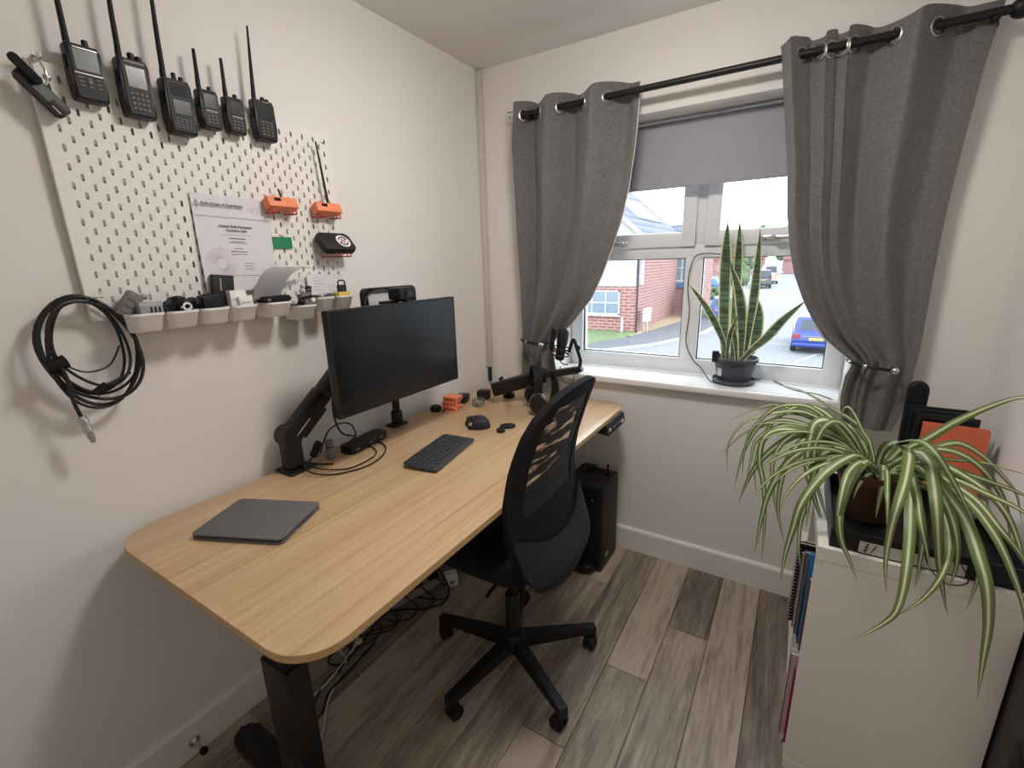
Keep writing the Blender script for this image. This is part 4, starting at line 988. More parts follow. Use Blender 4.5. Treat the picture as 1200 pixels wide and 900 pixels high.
# ---- orange printed radio nodes on red hooks
def node(label, yc, zc, w_, h_, ant_len, lean, ar):
    X0 = PX+.012; T = wallT(yc, zc, X0) @ Matrix.Rotation(R(-24), 4, 'X')
    t = thing('radio_node', label, 'radio node', (X0, yc, zc-.02), 'orange radio nodes on the pegboard')
    MB(T).box(-w_/2, w_/2, -h_/2, h_/2, 0, .034, .004, 2).build('case', MT['orange'], t)
    MB(T).box(-w_*.28, -w_*.06, h_*.02, h_*.32, .0335, .0346).build('screen', MT['screen'], t, smooth=False)
    MB(wallT(yc, zc, X0)).tube([(.012, h_*.4, .012), (.012-lean*.3, h_*.4+ant_len*.3, .012), (.012-lean, h_*.4+ant_len, .012)], [ar*1.1, ar, ar*.65], 10).build('antenna', MT['dgrey'], t)
    for s_ in (-1, 1): hook(wallT(yc+s_*w_*.33, zc-h_*.55, PX), t, MT['red'], .014, .046)
    return t
node('orange printed radio node with a short stub antenna beside the certificate', -1.186, 1.664, .100, .034, .040, .012, .0038)
node('orange printed radio node with a long whip antenna near the board edge', -1.016, 1.662, .100, .034, .205, .022, .0042)
# ---- green card
o = MB(wallT(-1.188, 1.556, PX+.004)).box(-.037, .037, -.0175, .0175, 0, .0015).build('card', MT['green_card'], None, smooth=False)
gc = thing('green_card', 'small green card clipped under the short-antenna radio node', 'card', (PX+.003, -1.188, 1.54)); o.parent = gc
o.data.transform(gc.matrix_basis.inverted())
MB(wallT(-1.188, 1.576, PX)).tube([(0, .006, 0), (0, .002, .006), (.001, -.012, .0065), (.002, -.018, .0058)], .0012, 6).build('clip', MT['steel'], gc)
# ---- dark case with round badge, lying on red hooks
kc_ = thing('badge_case', 'dark rounded case with a red and white round badge on hooks', 'case', (PX+.03, -1.005, 1.515))
T = wallT(-1.005, 1.548, PX+.030) @ Matrix.Rotation(R(-42), 4, 'X')
MB(T).prism(rrect(.130, .076, .012, 6), 0, .024, .005, 3).build('shell', MT['dgrey'], kc_)
MT['badge_white'] = mat('badge_white', (.78, .74, .74), .5); MT['badge_red'] = mat('badge_red', srgb(190, 50, 60), .5)
MB(T).cyl((.026, 0, .0235), (.026, 0, .0247), .027, n=32).build('badge', MT['badge_white'], kc_)
MB(T).tube([(.026+.017*math.cos(a), .017*math.sin(a), .025) for a in [R(20)+R(140)*i/14 for i in range(15)]], .0022, 6).build('badge_arc', MT['ink_blk'], kc_)
MB(T).tube([(.026+.017*math.cos(a), .017*math.sin(a), .025) for a in [R(200)+R(140)*i/14 for i in range(15)]], .0022, 6).build('badge_arc', MT['ink_blk'], kc_)
MB(T).tube([(.016, -.008, .025), (.022, .008, .025), (.029, -.008, .025), (.036, .008, .025)], .0020, 6).build('badge_zigzag', MT['badge_red'], kc_)
for s_ in (-.026, .020): hook(wallT(-1.0+s_, 1.513, PX), kc_, MT['red'], .016, .075)

# ---- white bins along the bottom edge
def bin_(label, ya, yb, z1, h_, dep, small=False):
    yc = (ya+yb)/2; w_ = yb-ya; t = thing('pegboard_bin', label, 'bin', (PX, yc, z1-h_), 'white bins on the pegboard')
    def outl(s_, k):      # outline seen from above (local: x along board, y outwards)
        a, d = w_/2*s_, dep*k; r_ = min(.018, a*.6); pts = [(-a, 0), (a, 0)]
        for i in range(6): q = PI/2*i/5; pts.append((a-r_+r_*math.cos(q), d-r_+r_*math.sin(q)))
        for i in range(6): q = PI/2+PI/2*i/5; pts.append((-a+r_+r_*math.cos(q), d-r_+r_*math.sin(q)))
        return pts
    B = Matrix(((0, 1, 0, PX+.0035), (1, 0, 0, yc), (0, 0, 1, z1), (0, 0, 0, 1)))
    lv = [(.80, .78, -h_), (.84, .84, -h_+.004), (.97, .97, -.008), (1.0, 1.0, -.006), (1.0, 1.0, 0), (.95, .955, 0), (.80, .80, -h_+.008)]
    V = []; n = 14
    for s_, k, z in lv: V += [(a, b, z) for a, b in outl(s_, k)]
    Fc = []
    for q in range(len(lv)-1):
        for i in range(n): j = (i+1) % n; Fc.append((q*n+i, q*n+j, (q+1)*n+j, (q+1)*n+i))
    Fc += [tuple(range(n-1, -1, -1)), tuple(range((len(lv)-1)*n, len(lv)*n))]
    MB(B).vf(V, Fc); mb = MB(B); mb.vf(V, Fc); mb.build('tub', MT['white_plastic'], t, ang=40)
    MB(wallT(yc, z1, PX)).box(-.012, .012, -.004, .014, -.004, .0034, .001, 1).build('hanger', MT['white_plastic'], t)
    return t
BD = .082
bin_('white bin holding a taupe gadget and clear case, leftmost on the board', -1.660, -1.581, 1.376, .047, BD)
bin_('white bin holding a black strap bundle, second from the left', -1.577, -1.500, 1.375, .045, BD)
bin_('white bin holding a small black box, third from the left', -1.496, -1.419, 1.375, .045, BD)
bin_('white bin holding white cartons, fourth from the left', -1.414, -1.338, 1.375, .045, BD)
bin_('white bin with a black pouch and curled leaflet', -1.312, -1.226, 1.375, .045, BD)
bin_('small square white bin hung lower than the others, full of silver parts', -1.214, -1.140, 1.358, .048, .084, True)
bin_('white bin with a printed card standing behind it', -1.131, -1.064, 1.378, .047, BD)
bin_('white bin with a yellow card, rightmost on the board', -1.057, -.985, 1.378, .047, BD)
# ---- contents
def wbox(t, name, yc, zc, xc, w_, h_, d_, mt, ang=0, bev=.003, tilt=0):
    T = wallT(yc, zc, xc, ang) @ Matrix.Rotation(R(tilt), 4, 'X')
    MB(T).box(-w_/2, w_/2, -h_/2, h_/2, -d_/2, d_/2, bev, 2).build(name, MT[mt], t); return T
t = thing('taupe_gadget', 'taupe and black folding gadget tilted in the leftmost bin', 'gadget', (.06, -1.640, 1.36))
T = wbox(t, 'body', -1.640, 1.398, .058, .036, .066, .026, 'taupe', -38, .005)
for q in range(3): MB(T).box(-.014, .014, -.024+.017*q, -.012+.017*q, .0125, .0145, .001, 1).build('panel', MT['mgrey'], t)
MB(T).cyl((.010, .036, 0), (.024, .036, 0), .006).build('hinge', MT['steel'], t)
t = thing('clear_case', 'clear plastic case of small parts in the leftmost bin', 'case', (.07, -1.604, 1.36))
MT['frost'] = mat('frosted_plastic', (.34, .36, .39), .25, var=.1, vscale=60)
T = wbox(t, 'box', -1.606, 1.386, .078, .050, .034, .030, 'frost', -2, .003)
MB(T).box(-.0255, .0255, .008, .012, -.0155, .0155).build('lid_edge', MT['lgrey'], t)
for q in range(3): MB(T).box(-.004+.009*q, .001+.009*q, -.012, .004, .0148, .0157).build('part', MT['dgrey'], t)
t = thing('strap_bundle', 'bundle of black straps and leads piled over the second bin', 'straps', (.07, -1.535, 1.37))
for s_ in range(6):
    rn = random.Random(20+s_); P = [(PX+.02+rn.uniform(0, .055), -1.570+.085*q/4+rn.uniform(-.006, .006), 1.378+.010*rn.random()+.022*math.sin(PI*q/4)*rn.random()) for q in range(5)]
    MB().tube(smoothpts(P, 6), .0075+.002*rn.random(), 8).build('strap', MT['black_matt'] if s_ % 2 else MT['dgrey'], t)
t = thing('key_ring', 'small white ring lying on the second bin', 'ring', (.095, -1.535, 1.382))
MB(wallT(-1.528, 1.384, .098)).tube([(.009*math.cos(a), .009*math.sin(a), 0) for a in [2*PI*i/24 for i in range(24)]], .0028, 8, True).build('ring', MT['white_plastic'], t)
MB(wallT(-1.528, 1.384, .098)).box(-.016, -.008, -.004, .002, -.002, .002, .001, 1).build('tab', MT['lgrey'], t)
t = thing('black_carton', 'small black box sitting in the third bin', 'box', (.07, -1.465, 1.36))
T = wbox(t, 'body', -1.462, 1.388, .075, .044, .042, .034, 'black', 2, .002); MB(T).box(-.014, .014, .0205, .0245, -.008, .008, .001, 1).build('tab', MT['black'], t)
t = thing('slim_black_device', 'slim black upright device standing at the back of the third bin', 'device', (.045, -1.405, 1.36))
T = wbox(t, 'body', -1.408, 1.412, .050, .058, .100, .020, 'dgrey', -6, .003)
MB(T).box(-.0105, -.008, .005, .040, .0095, .0106).build('marking', MT['lgrey'], t)
t = thing('white_carton', 'larger white carton standing in the fourth bin', 'box', (.07, -1.385, 1.36), 'white cartons in the fourth bin')
T = wbox(t, 'body', -1.383, 1.392, .068, .046, .050, .030, 'white_plastic', 0, .002); MB(T).box(-.018, .018, -.002, .002, .0148, .0157).build('print', MT['lgrey'], t)
t = thing('white_carton', 'smaller white carton leaning in front in the fourth bin', 'box', (.09, -1.365, 1.36), 'white cartons in the fourth bin')
T = wbox(t, 'body', -1.368, 1.384, .088, .040, .032, .010, 'white_plastic', 3, .002); MB(T).box(-.014, .014, -.004, .0, .0048, .0057).build('print', MT['lgrey'], t)
t = thing('zip_pouch', 'slim black zip pouch lying across the bin under the leaflet', 'pouch', (.08, -1.27, 1.375))
MB(wallT(-1.272, 1.384, .076, 1)).prism(rrect(.090, .020, .009, 5), -.024, .024, .006, 3).build('pouch', MT['black_matt'], t)
MB(wallT(-1.272, 1.384, .101, 1)).box(-.036, -.026, -.003, .003, -.001, .0015, .001, 1).build('zip_pull', MT['steel'], t)
t = thing('curled_leaflet', 'curled grey leaflet springing up out of the bins', 'leaflet', (.06, -1.28, 1.38))
def leaf_(u, v):
    yb, yt = -1.338+.090*u, -1.245+.135*u
    return Vector((.070+.035*math.sin(PI*v*.9)*(1-.3*u)-.012*v, yb+(yt-yb)*v**1.9, 1.386+.093*math.sin(v*PI*.56)/math.sin(PI*.56)-.004*u))
MB().grid(leaf_, 10, 24, thick=.0008).build('sheet', MT['paper2'], t, ang=70)
t = thing('silver_figure', 'silver and black jumble of small parts in the small square bin', 'parts', (.08, -1.175, 1.35))
T = wbox(t, 'block', -1.170, 1.378, .080, .032, .030, .030, 'mgrey', 6, .003)
MB(T).box(-.018, .020, -.001, .008, .0145, .0165).build('slot', MT['black_matt'], t)
for (a, b, c, r_, m_) in ((-.020, -.008, .010, .012, 'black'), (.020, -.010, .014, .009, 'white_plastic'), (.0, .024, 0, .010, 'lgrey'), (.004, .038, .0, .008, 'lgrey')):
    MB(T).ball((a, b, c), r_, 12).build('bead', MT[m_], t)
t = thing('printed_card', 'white printed card standing behind the last bins', 'card', (.035, -1.03, 1.38))
T = wallT(-1.045, 1.418, PX+.012, -2)
MB(T).box(-.075, .075, -.036, .034, 0, .0012).build('card', MT['paper'], t, smooth=False)
for q in range(5): MB(T).box(-.05, -.05+.02+.012*((q*7) % 3), .020-.010*q, .0225-.010*q, .0012, .0017).build('print_line', MT['lgrey'], t, smooth=False)
for q in range(4): MB(T).box(.005+.018*q, .015+.018*q, -.012, -.002, .0012, .0017).build('print_patch', MT['pink'], t, smooth=False)
t = thing('grey_stub', 'small grey metal piece lying on the seventh bin', 'part', (.07, -1.09, 1.38))
MB(wallT(-1.092, 1.384, .080, 8)).prism(rrect(.042, .010, .004, 4), -.012, .012, .002, 2).build('body', MT['lgrey'], t); MB(wallT(-1.088, 1.387, .0925, 8)).box(-.016, .014, -.004, 0, -.001, .0012).build('edge', MT['dgrey'], t)
t = thing('yellow_pack', 'yellow carded pack with a grey clip in the rightmost bin', 'pack', (.08, -1.02, 1.37))
T = wbox(t, 'card', -1.018, 1.380, .082, .048, .020, .024, 'yellow', 0, .002)
MB(T).box(-.018, .018, .010, .034, -.006, .004, .002, 1).build('clip', MT['dgrey'], t)
MB(T).tube(smoothpts([(-.014, .034, 0), (-.013, .046, 0), (0, .050, 0), (.013, .046, 0), (.014, .034, 0)], 5), .0026, 8).build('loop', MT['black'], t)
t = thing('black_fob', 'black ribbed fob between the small square bin and the card', 'fob', (.05, -1.135, 1.38))
T = wbox(t, 'body', -1.135, 1.395, .052, .022, .044, .014, 'black', -10, .003)
for q in range(3): MB(T).box(-.008, .008, -.012+.010*q, -.008+.010*q, .0068, .0078).build('rib', MT['mgrey'], t)
# ---- coiled coax hanging from the corner
co = thing('coax_coil', 'coil of black coaxial cable hung at the lower left pegboard corner', 'cable', (.05, -1.73, 1.16))
hook(wallT(-1.700, 1.422, PX), co, MT['white_plastic'], .012, .055)
rn = random.Random(4)
for q, (ry, rz, dy, dz, dx) in enumerate(((.090, .126, -.002, 0, .048), (.088, .131, -.003, -.004, .056), (.080, .118, .006, .006, .044), (.084, .124, .002, .001, .062), (.068, .102, .002, .018, .052), (.074, .108, -.008, .014, .040))):
    P = []
    for i in range(40):
        a = 2*PI*i/40
        P.append((dx+.007*math.sin(a*2+q), -1.728+dy+ry*math.cos(a)*(1+.04*math.sin(3*a+q))+.022*math.sin(a)*(-.35), 1.294+dz+rz*math.sin(a)*(1-.05*math.cos(2*a+q*1.3))))
    MB().tube(P, .0034 if q % 3 else .0042, 8, True).build('loop', MT['wire_blk'], co)
fp_ = AX(66, 428, .062)
MB().tube([fp_+Vector((0, -.018, -.004)), fp_+Vector((0, .018, .006))], .016, 10).build('ferrite', MT['black_matt'], co)
fp_ = AX(119, 455, .062); MB().tube([fp_+Vector((0, -.014, -.010)), fp_+Vector((0, .012, .006))], .010, 10).build('ferrite', MT['black_matt'], co)
MB().tube(smoothpts([AX(70, 425, .066), AX(100, 436, .066), AX(128, 428, .066), AX(140, 405, .062)], 6), .0022, 6).build('thin_lead', MT['wire_blk'], co)
MB().tube(smoothpts([AX(122, 452, .066), AX(140, 444, .066), AX(153, 436, .066)], 6), .0035, 6).build('short_tail', MT['wire_blk'], co)
MB().tube(smoothpts([AX(72, 430, .072), AX(80, 448, .072), AX(86, 470, .070), AX(96, 490, .066)], 6), .0042, 8).build('tail', MT['wire_blk'], co)
c0, c1 = AX(95, 488, .066), AX(110, 518, .066)
MB().tube([c0, c0.lerp(c1, .15), c0.lerp(c1, .3), c0.lerp(c1, .32), c0.lerp(c1, .55), c0.lerp(c1, .57), c0.lerp(c1, .75), c1], [.006, .010, .010, .008, .0095, .007, .008, .005], 14).build('connector', MT['steel'], co)
# ================================================================== white cube shelving on the right
KX0, KX1, KY0, KY1, KH = 1.589, 1.977, -.84, -.062, .752
kx = thing('shelf_unit', 'white two-by-two cube shelving unit standing beneath the right of the window', 'shelf', (1.78, -.45, 0))
ZT_, ZM_ = KH-.038, (KH)/2
MB().box(KX0, KX1, KY0, KY1, ZT_, KH, .0012, 1).build('top_board', MT['white_lam'], kx, smooth=False)
MB().box(KX0, KX1, KY0, KY1, 0.0, .038, .0012, 1).build('bottom_board', MT['white_lam'], kx, smooth=False)
MB().box(KX0+.001, KX1-.001, KY0+.0008, KY0+.038, .0388, ZT_-.0008, .001, 1).build('side_panel', MT['white_lam'], kx, smooth=False)
MB().box(KX0+.001, KX1-.001, KY1-.038, KY1-.0008, .0388, ZT_-.0008, .001, 1).build('side_panel', MT['white_lam'], kx, smooth=False)
ym = (KY0+KY1)/2
MB().box(KX0+.002, KX1-.002, KY0+.0385, KY1-.0385, ZM_-.008, ZM_+.008).build('shelf_board', MT['white_lam'], kx, smooth=False)
for a, b in ((.0388, ZM_-.0085), (ZM_+.0085, ZT_-.0008)): MB().box(KX0+.002, KX1-.002, ym-.008, ym+.008, a, b).build('divider', MT['white_lam'], kx, smooth=False)
# books and folders standing in it
CB = dict(brown=srgb(160, 100, 72), blue=srgb(52, 140, 215), navy=srgb(30, 45, 80), grey=srgb(120, 122, 126), pink=srgb(196, 170, 176), blackn=srgb(26, 26, 28), magenta=srgb(190, 40, 100), rose=srgb(205, 180, 185), white=srgb(215, 212, 208))
for k_, c_ in CB.items(): MT['bk_'+k_] = mat('cover_'+k_, c_, .5)
MT['pages'] = mat('page_block', (.72, .69, .63), .9, var=.1, vscale=200)
def book(name, label, cat, y, th, z0, h_, xf, d_, col, lean=0):
    t = thing(name, label, cat, (xf+d_/2, y, z0), 'books and folders in the shelf unit')
    T = Matrix.Translation((xf, y, z0)) @ Matrix.Rotation(R(lean), 4, 'X')
    mb = MB(T); mb.box(0, d_, -th/2, -th/2+.0018, .0006, h_); mb.box(0, d_, th/2-.0018, th/2, .0006, h_); mb.box(0, .0018, -th/2, th/2, .0006, h_)
    mb.build('cover', MT['bk_'+col], t, smooth=False)
    MB(T).box(.0022, d_-.004, -th/2+.0021, th/2-.0021, .004, h_-.004).build('pages', MT['pages'], t, smooth=False)
    return t, T
zu, zl = ZM_+.0082, .0385
book('brown_book', 'brown spined book nearest the side panel on the upper shelf', 'book', -.787, .018, zu, .235, 1.586, .20, 'brown')
book('blue_folder', 'bright blue folder sticking out of the upper shelf', 'folder', -.763, .010, zu, .295, 1.581, .24, 'blue', 0)
book('navy_book', 'navy book beside the blue folder on the upper shelf', 'book', -.744, .016, zu, .18, 1.580, .19, 'navy')
book('grey_folder', 'grey folder in the middle of the upper shelf row', 'folder', -.722, .014, zu, .275, 1.573, .24, 'grey')
book('pale_folder', 'pale pink folder next to the grey folder', 'folder', -.697, .012, zu, .255, 1.567, .23, 'pink')
t, T = book('spiral_notebook', 'black notebook with wire spiral on the upper shelf', 'notebook', -.668, .016, zu, .27, 1.557, .21, 'blackn')
for i in range(22):
    MB(T).tube([(.004+.009*math.cos(a), .010*math.sin(a), .012+.0115*i) for a in [2*PI*j/10 for j in range(10)]], .0011, 5, True).build('wire_ring', MT['steel'], t)
book('white_folder', 'white folder standing beyond the spiral notebook', 'folder', -.640, .012, zu, .26, 1.572, .22, 'white')
book('magenta_folder', 'magenta folder on the lower shelf by the side panel', 'folder', -.785, .010, zl, .27, 1.586, .23, 'magenta')
book('rose_folder', 'pale rose folder on the lower shelf beside the magenta one', 'folder', -.755, .014, zl, .30, 1.574, .24, 'rose')
book('grey_magazine', 'light grey magazine on the lower shelf beyond the rose folder', 'magazine', -.728, .008, zl, .29, 1.575, .21, 'white')
# dark portfolio wedged between unit and wall, in a clear sleeve
pf_ = thing('portfolio_case', 'dark grey portfolio case wedged between the shelf unit and wall', 'case', (2.006, -.65, 0))
MT['pfc'] = mat('dark_grey_canvas', (.055, .054, .056), .8, var=.2, vscale=60, bump=.2, bscale=600)
MB().box(1.985, 2.017, -.90, -.32, .0006, .66, .008, 3).build('case', MT['pfc'], pf_)
MB().tube(smoothpts([(2.0, -.905, .30), (2.0, -.925, .33), (2.0, -.925, .40), (2.0, -.905, .43)], 6), .006, 8).build('handle', MT['black'], pf_)
MB().grid(lambda u, v: Vector((1.986+.03*u, -.905-.012*math.sin(PI*u)-.006*math.sin(9*v+3*u), .10+.26*v)), 8, 14, thick=.0008).build('clear_sleeve', MT['clear'], pf_, ang=60)

# ------------------------------------------------------------------ on top of the unit
tr_ = thing('black_tray', 'shallow black tray with a small logo sticker on top of the shelf unit', 'tray', (1.79, -.66, KH))
TX0, TX1, TY0, TY1, TZ = 1.612, 1.972, -.826, -.455, KH+.0006
mb = MB(); mb.box(TX0, TX1, TY0, TY1, TZ, TZ+.006)
mb.build('floor', MT['black'], tr_, smooth=False)
for r_ in ((TX0, TX1, TY0, TY0+.008), (TX0, TX1, TY1-.008, TY1), (TX0, TX0+.008, TY0+.008, TY1-.008), (TX1-.008, TX1, TY0+.008, TY1-.008)):
    MB().box(*r_, TZ+.006, TZ+.052, .002, 1).build('wall', MT['black'], tr_, smooth=False)
MT['sticker'] = mat('grey_sticker', (.55, .53, .50), .6)
MB().box(1.672, 1.868, TY0-.0012, TY0+.001, TZ+.004, TZ+.034).build('sticker', MT['sticker'], tr_, smooth=False)
TS = Matrix(((1, 0, 0, 1.690), (0, 0, -1, TY0-.0016), (0, 1, 0, TZ+.019), (0, 0, 0, 1)))
textmesh('Active', .0098, TS @ Matrix.Translation((-.004, -.001, 0)) @ Matrix.Rotation(R(80), 4, 'Z'), MT['ink_blk'], 'logo', tr_, shear=.3)
MB(TS).tube([(.006, -.013, 0), (.009, -.004, 0), (.013, .006, 0), (.0155, .012, 0)], [.0005, .0014, .0015, .0005], 6).build('swoosh', MT['ink_blk'], tr_)

# ---- leaves
def leafmat(name, kind):
    mt, nt, b = newmat(name); N = nt.nodes; L = nt.links
    uv = N.new('ShaderNodeUVMap'); uv.uv_map = 'UVMap'; sp = N.new('ShaderNodeSeparateXYZ'); L.new(uv.outputs[0], sp.inputs[0])
    rp = N.new('ShaderNodeValToRGB'); E = rp.color_ramp
    oi = N.new('ShaderNodeObjectInfo')
    if kind == 'spider':
        st = [(0, srgb(80, 100, 52)), (.12, srgb(110, 130, 72)), (.34, srgb(128, 148, 90)), (.42, srgb(222, 224, 186)), (.50, srgb(238, 239, 215)), (.58, srgb(222, 224, 186)), (.66, srgb(128, 148, 90)), (.88, srgb(110, 130, 72)), (1, srgb(80, 100, 52))]
    else:
        st = [(0, srgb(214, 210, 160)), (.11, srgb(208, 204, 150)), (.15, srgb(96, 112, 88)), (.5, srgb(84, 102, 82)), (.85, srgb(96, 112, 88)), (.89, srgb(208, 204, 150)), (1, srgb(214, 210, 160))]
    while len(E.elements) < len(st): E.elements.new(.5)
    for e, (p_, c_) in zip(E.elements, st): e.position = p_; e.color = (*c_, 1)
    L.new(sp.outputs[0], rp.inputs[0]); col = rp.outputs[0]
    if kind == 'snake':
        # dark wavy cross bands inside the margins
        tcx = N.new('ShaderNodeTexCoord'); mp = N.new('ShaderNodeMapping'); mp.inputs['Scale'].default_value = (9, 9, 105); L.new(tcx.outputs['Object'], mp.inputs[0])
        wv_ = N.new('ShaderNodeTexNoise'); wv_.inputs['Scale'].default_value = 1.0; wv_.inputs['Distortion'].default_value = 1.2; wv_.inputs['Detail'].default_value = 2; L.new(mp.outputs[0], wv_.inputs['Vector'])
        r2 = N.new('ShaderNodeValToRGB'); r2.color_ramp.elements[0].position = .46; r2.color_ramp.elements[1].position = .56
        r2.color_ramp.elements[0].color = (.42, .46, .44, 1); r2.color_ramp.elements[1].color = (1.15, 1.15, 1.1, 1)
        L.new(wv_.outputs['Fac'], r2.inputs[0])
        inn = N.new('ShaderNodeValToRGB'); inn.color_ramp.interpolation = 'CONSTANT'
        ie = inn.color_ramp; ie.elements[0].color = (0, 0, 0, 1); ie.elements[1].position = .15; ie.elements[1].color = (1, 1, 1, 1); e = ie.elements.new(.85); e.color = (0, 0, 0, 1)
        L.new(sp.outputs[0], inn.inputs[0])
        mx = N.new('ShaderNodeMix'); mx.data_type = 'RGBA'; mx.blend_type = 'MULTIPLY'; L.new(inn.outputs[0], mx.inputs[0]); L.new(col, mx.inputs[6]); L.new(r2.outputs[0], mx.inputs[7]); col = mx.outputs[2]
    else:
        hs_ = N.new('ShaderNodeHueSaturation'); mr_ = N.new('ShaderNodeMapRange'); mr_.inputs[3].default_value = .75; mr_.inputs[4].default_value = 1.15
        L.new(oi.outputs['Random'], mr_.inputs[0]); L.new(mr_.outputs[0], hs_.inputs['Value']); L.new(col, hs_.inputs['Color']); col = hs_.outputs[0]
    L.new(col, b.inputs['Base Color']); b.inputs['Roughness'].default_value = .42; b.inputs['Specular IOR Level'].default_value = .4
    b.inputs['Subsurface Weight'].default_value = 0
    tl = N.new('ShaderNodeBsdfTranslucent'); L.new(col, tl.inputs[0]); ms = N.new('ShaderNodeMixShader'); ms.inputs[0].default_value = .18
    L.new(b.outputs[0], ms.inputs[1]); L.new(tl.outputs[0], ms.inputs[2]); L.new(ms.outputs[0], N['Material Output'].inputs[0])
    return mt
MT['spider'] = leafmat('variegated_spider_leaf', 'spider'); MT['snake'] = leafmat('snake_plant_leaf', 'snake')
def leaf(parent, P, w0, mt, face=(0, -.75, .66), fold=.22, prof=None, twist=0, name='leaf'):
    P = [Vector(p) for p in P]; n = len(P); V = []; UV = []
    ln = [0]
    for a, b in zip(P, P[1:]): ln.append(ln[-1]+(b-a).length)
    fc = Vector(face).normalized()
    side0 = None
    for i, p in enumerate(P):
        t_ = (P[min(i+1, n-1)]-P[max(i-1, 0)]).normalized(); s = ln[i]/ln[-1]
        sd = t_.cross(fc)
        if sd.length < .25: sd = (sd+ (side0 if side0 else Vector((1, 0, 0)))*.25)
        sd.normalize()
        if side0 and sd.dot(side0) < 0: sd = -sd
        if twist: sd = Matrix.Rotation(twist*s, 3, t_) @ sd
        side0 = sd; nn = sd.cross(t_).normalized()
        w_ = w0*(prof(s) if prof else min(1, .55+1.6*s)*max(.02, (1-s**2.6)**.9))
        for k, (u, dz) in enumerate(((-.5, 1), (-.25, .45), (0, 0), (.25, .45), (.5, 1))):
            V.append(p+sd*(u*w_)+nn*(-dz*fold*w_*.5)); UV.append((u+.5, s))
    Fc = [(i*5+k, i*5+k+1, (i+1)*5+k+1, (i+1)*5+k) for i in range(n-1) for k in range(4)]
    inv = top_of(parent).matrix_basis.inverted()
    me = bpy.data.meshes.new(name); me.from_pydata([inv @ v for v in V], [], Fc)
    ul = me.uv_layers.new(name='UVMap')
    for lp in me.loops: ul.data[lp.index].uv = UV[lp.vertex_index]
    me.shade_smooth(); me.materials.append(mt)
    o = bpy.data.objects.new(name, me); COL.objects.link(o); o.parent = parent
    return o
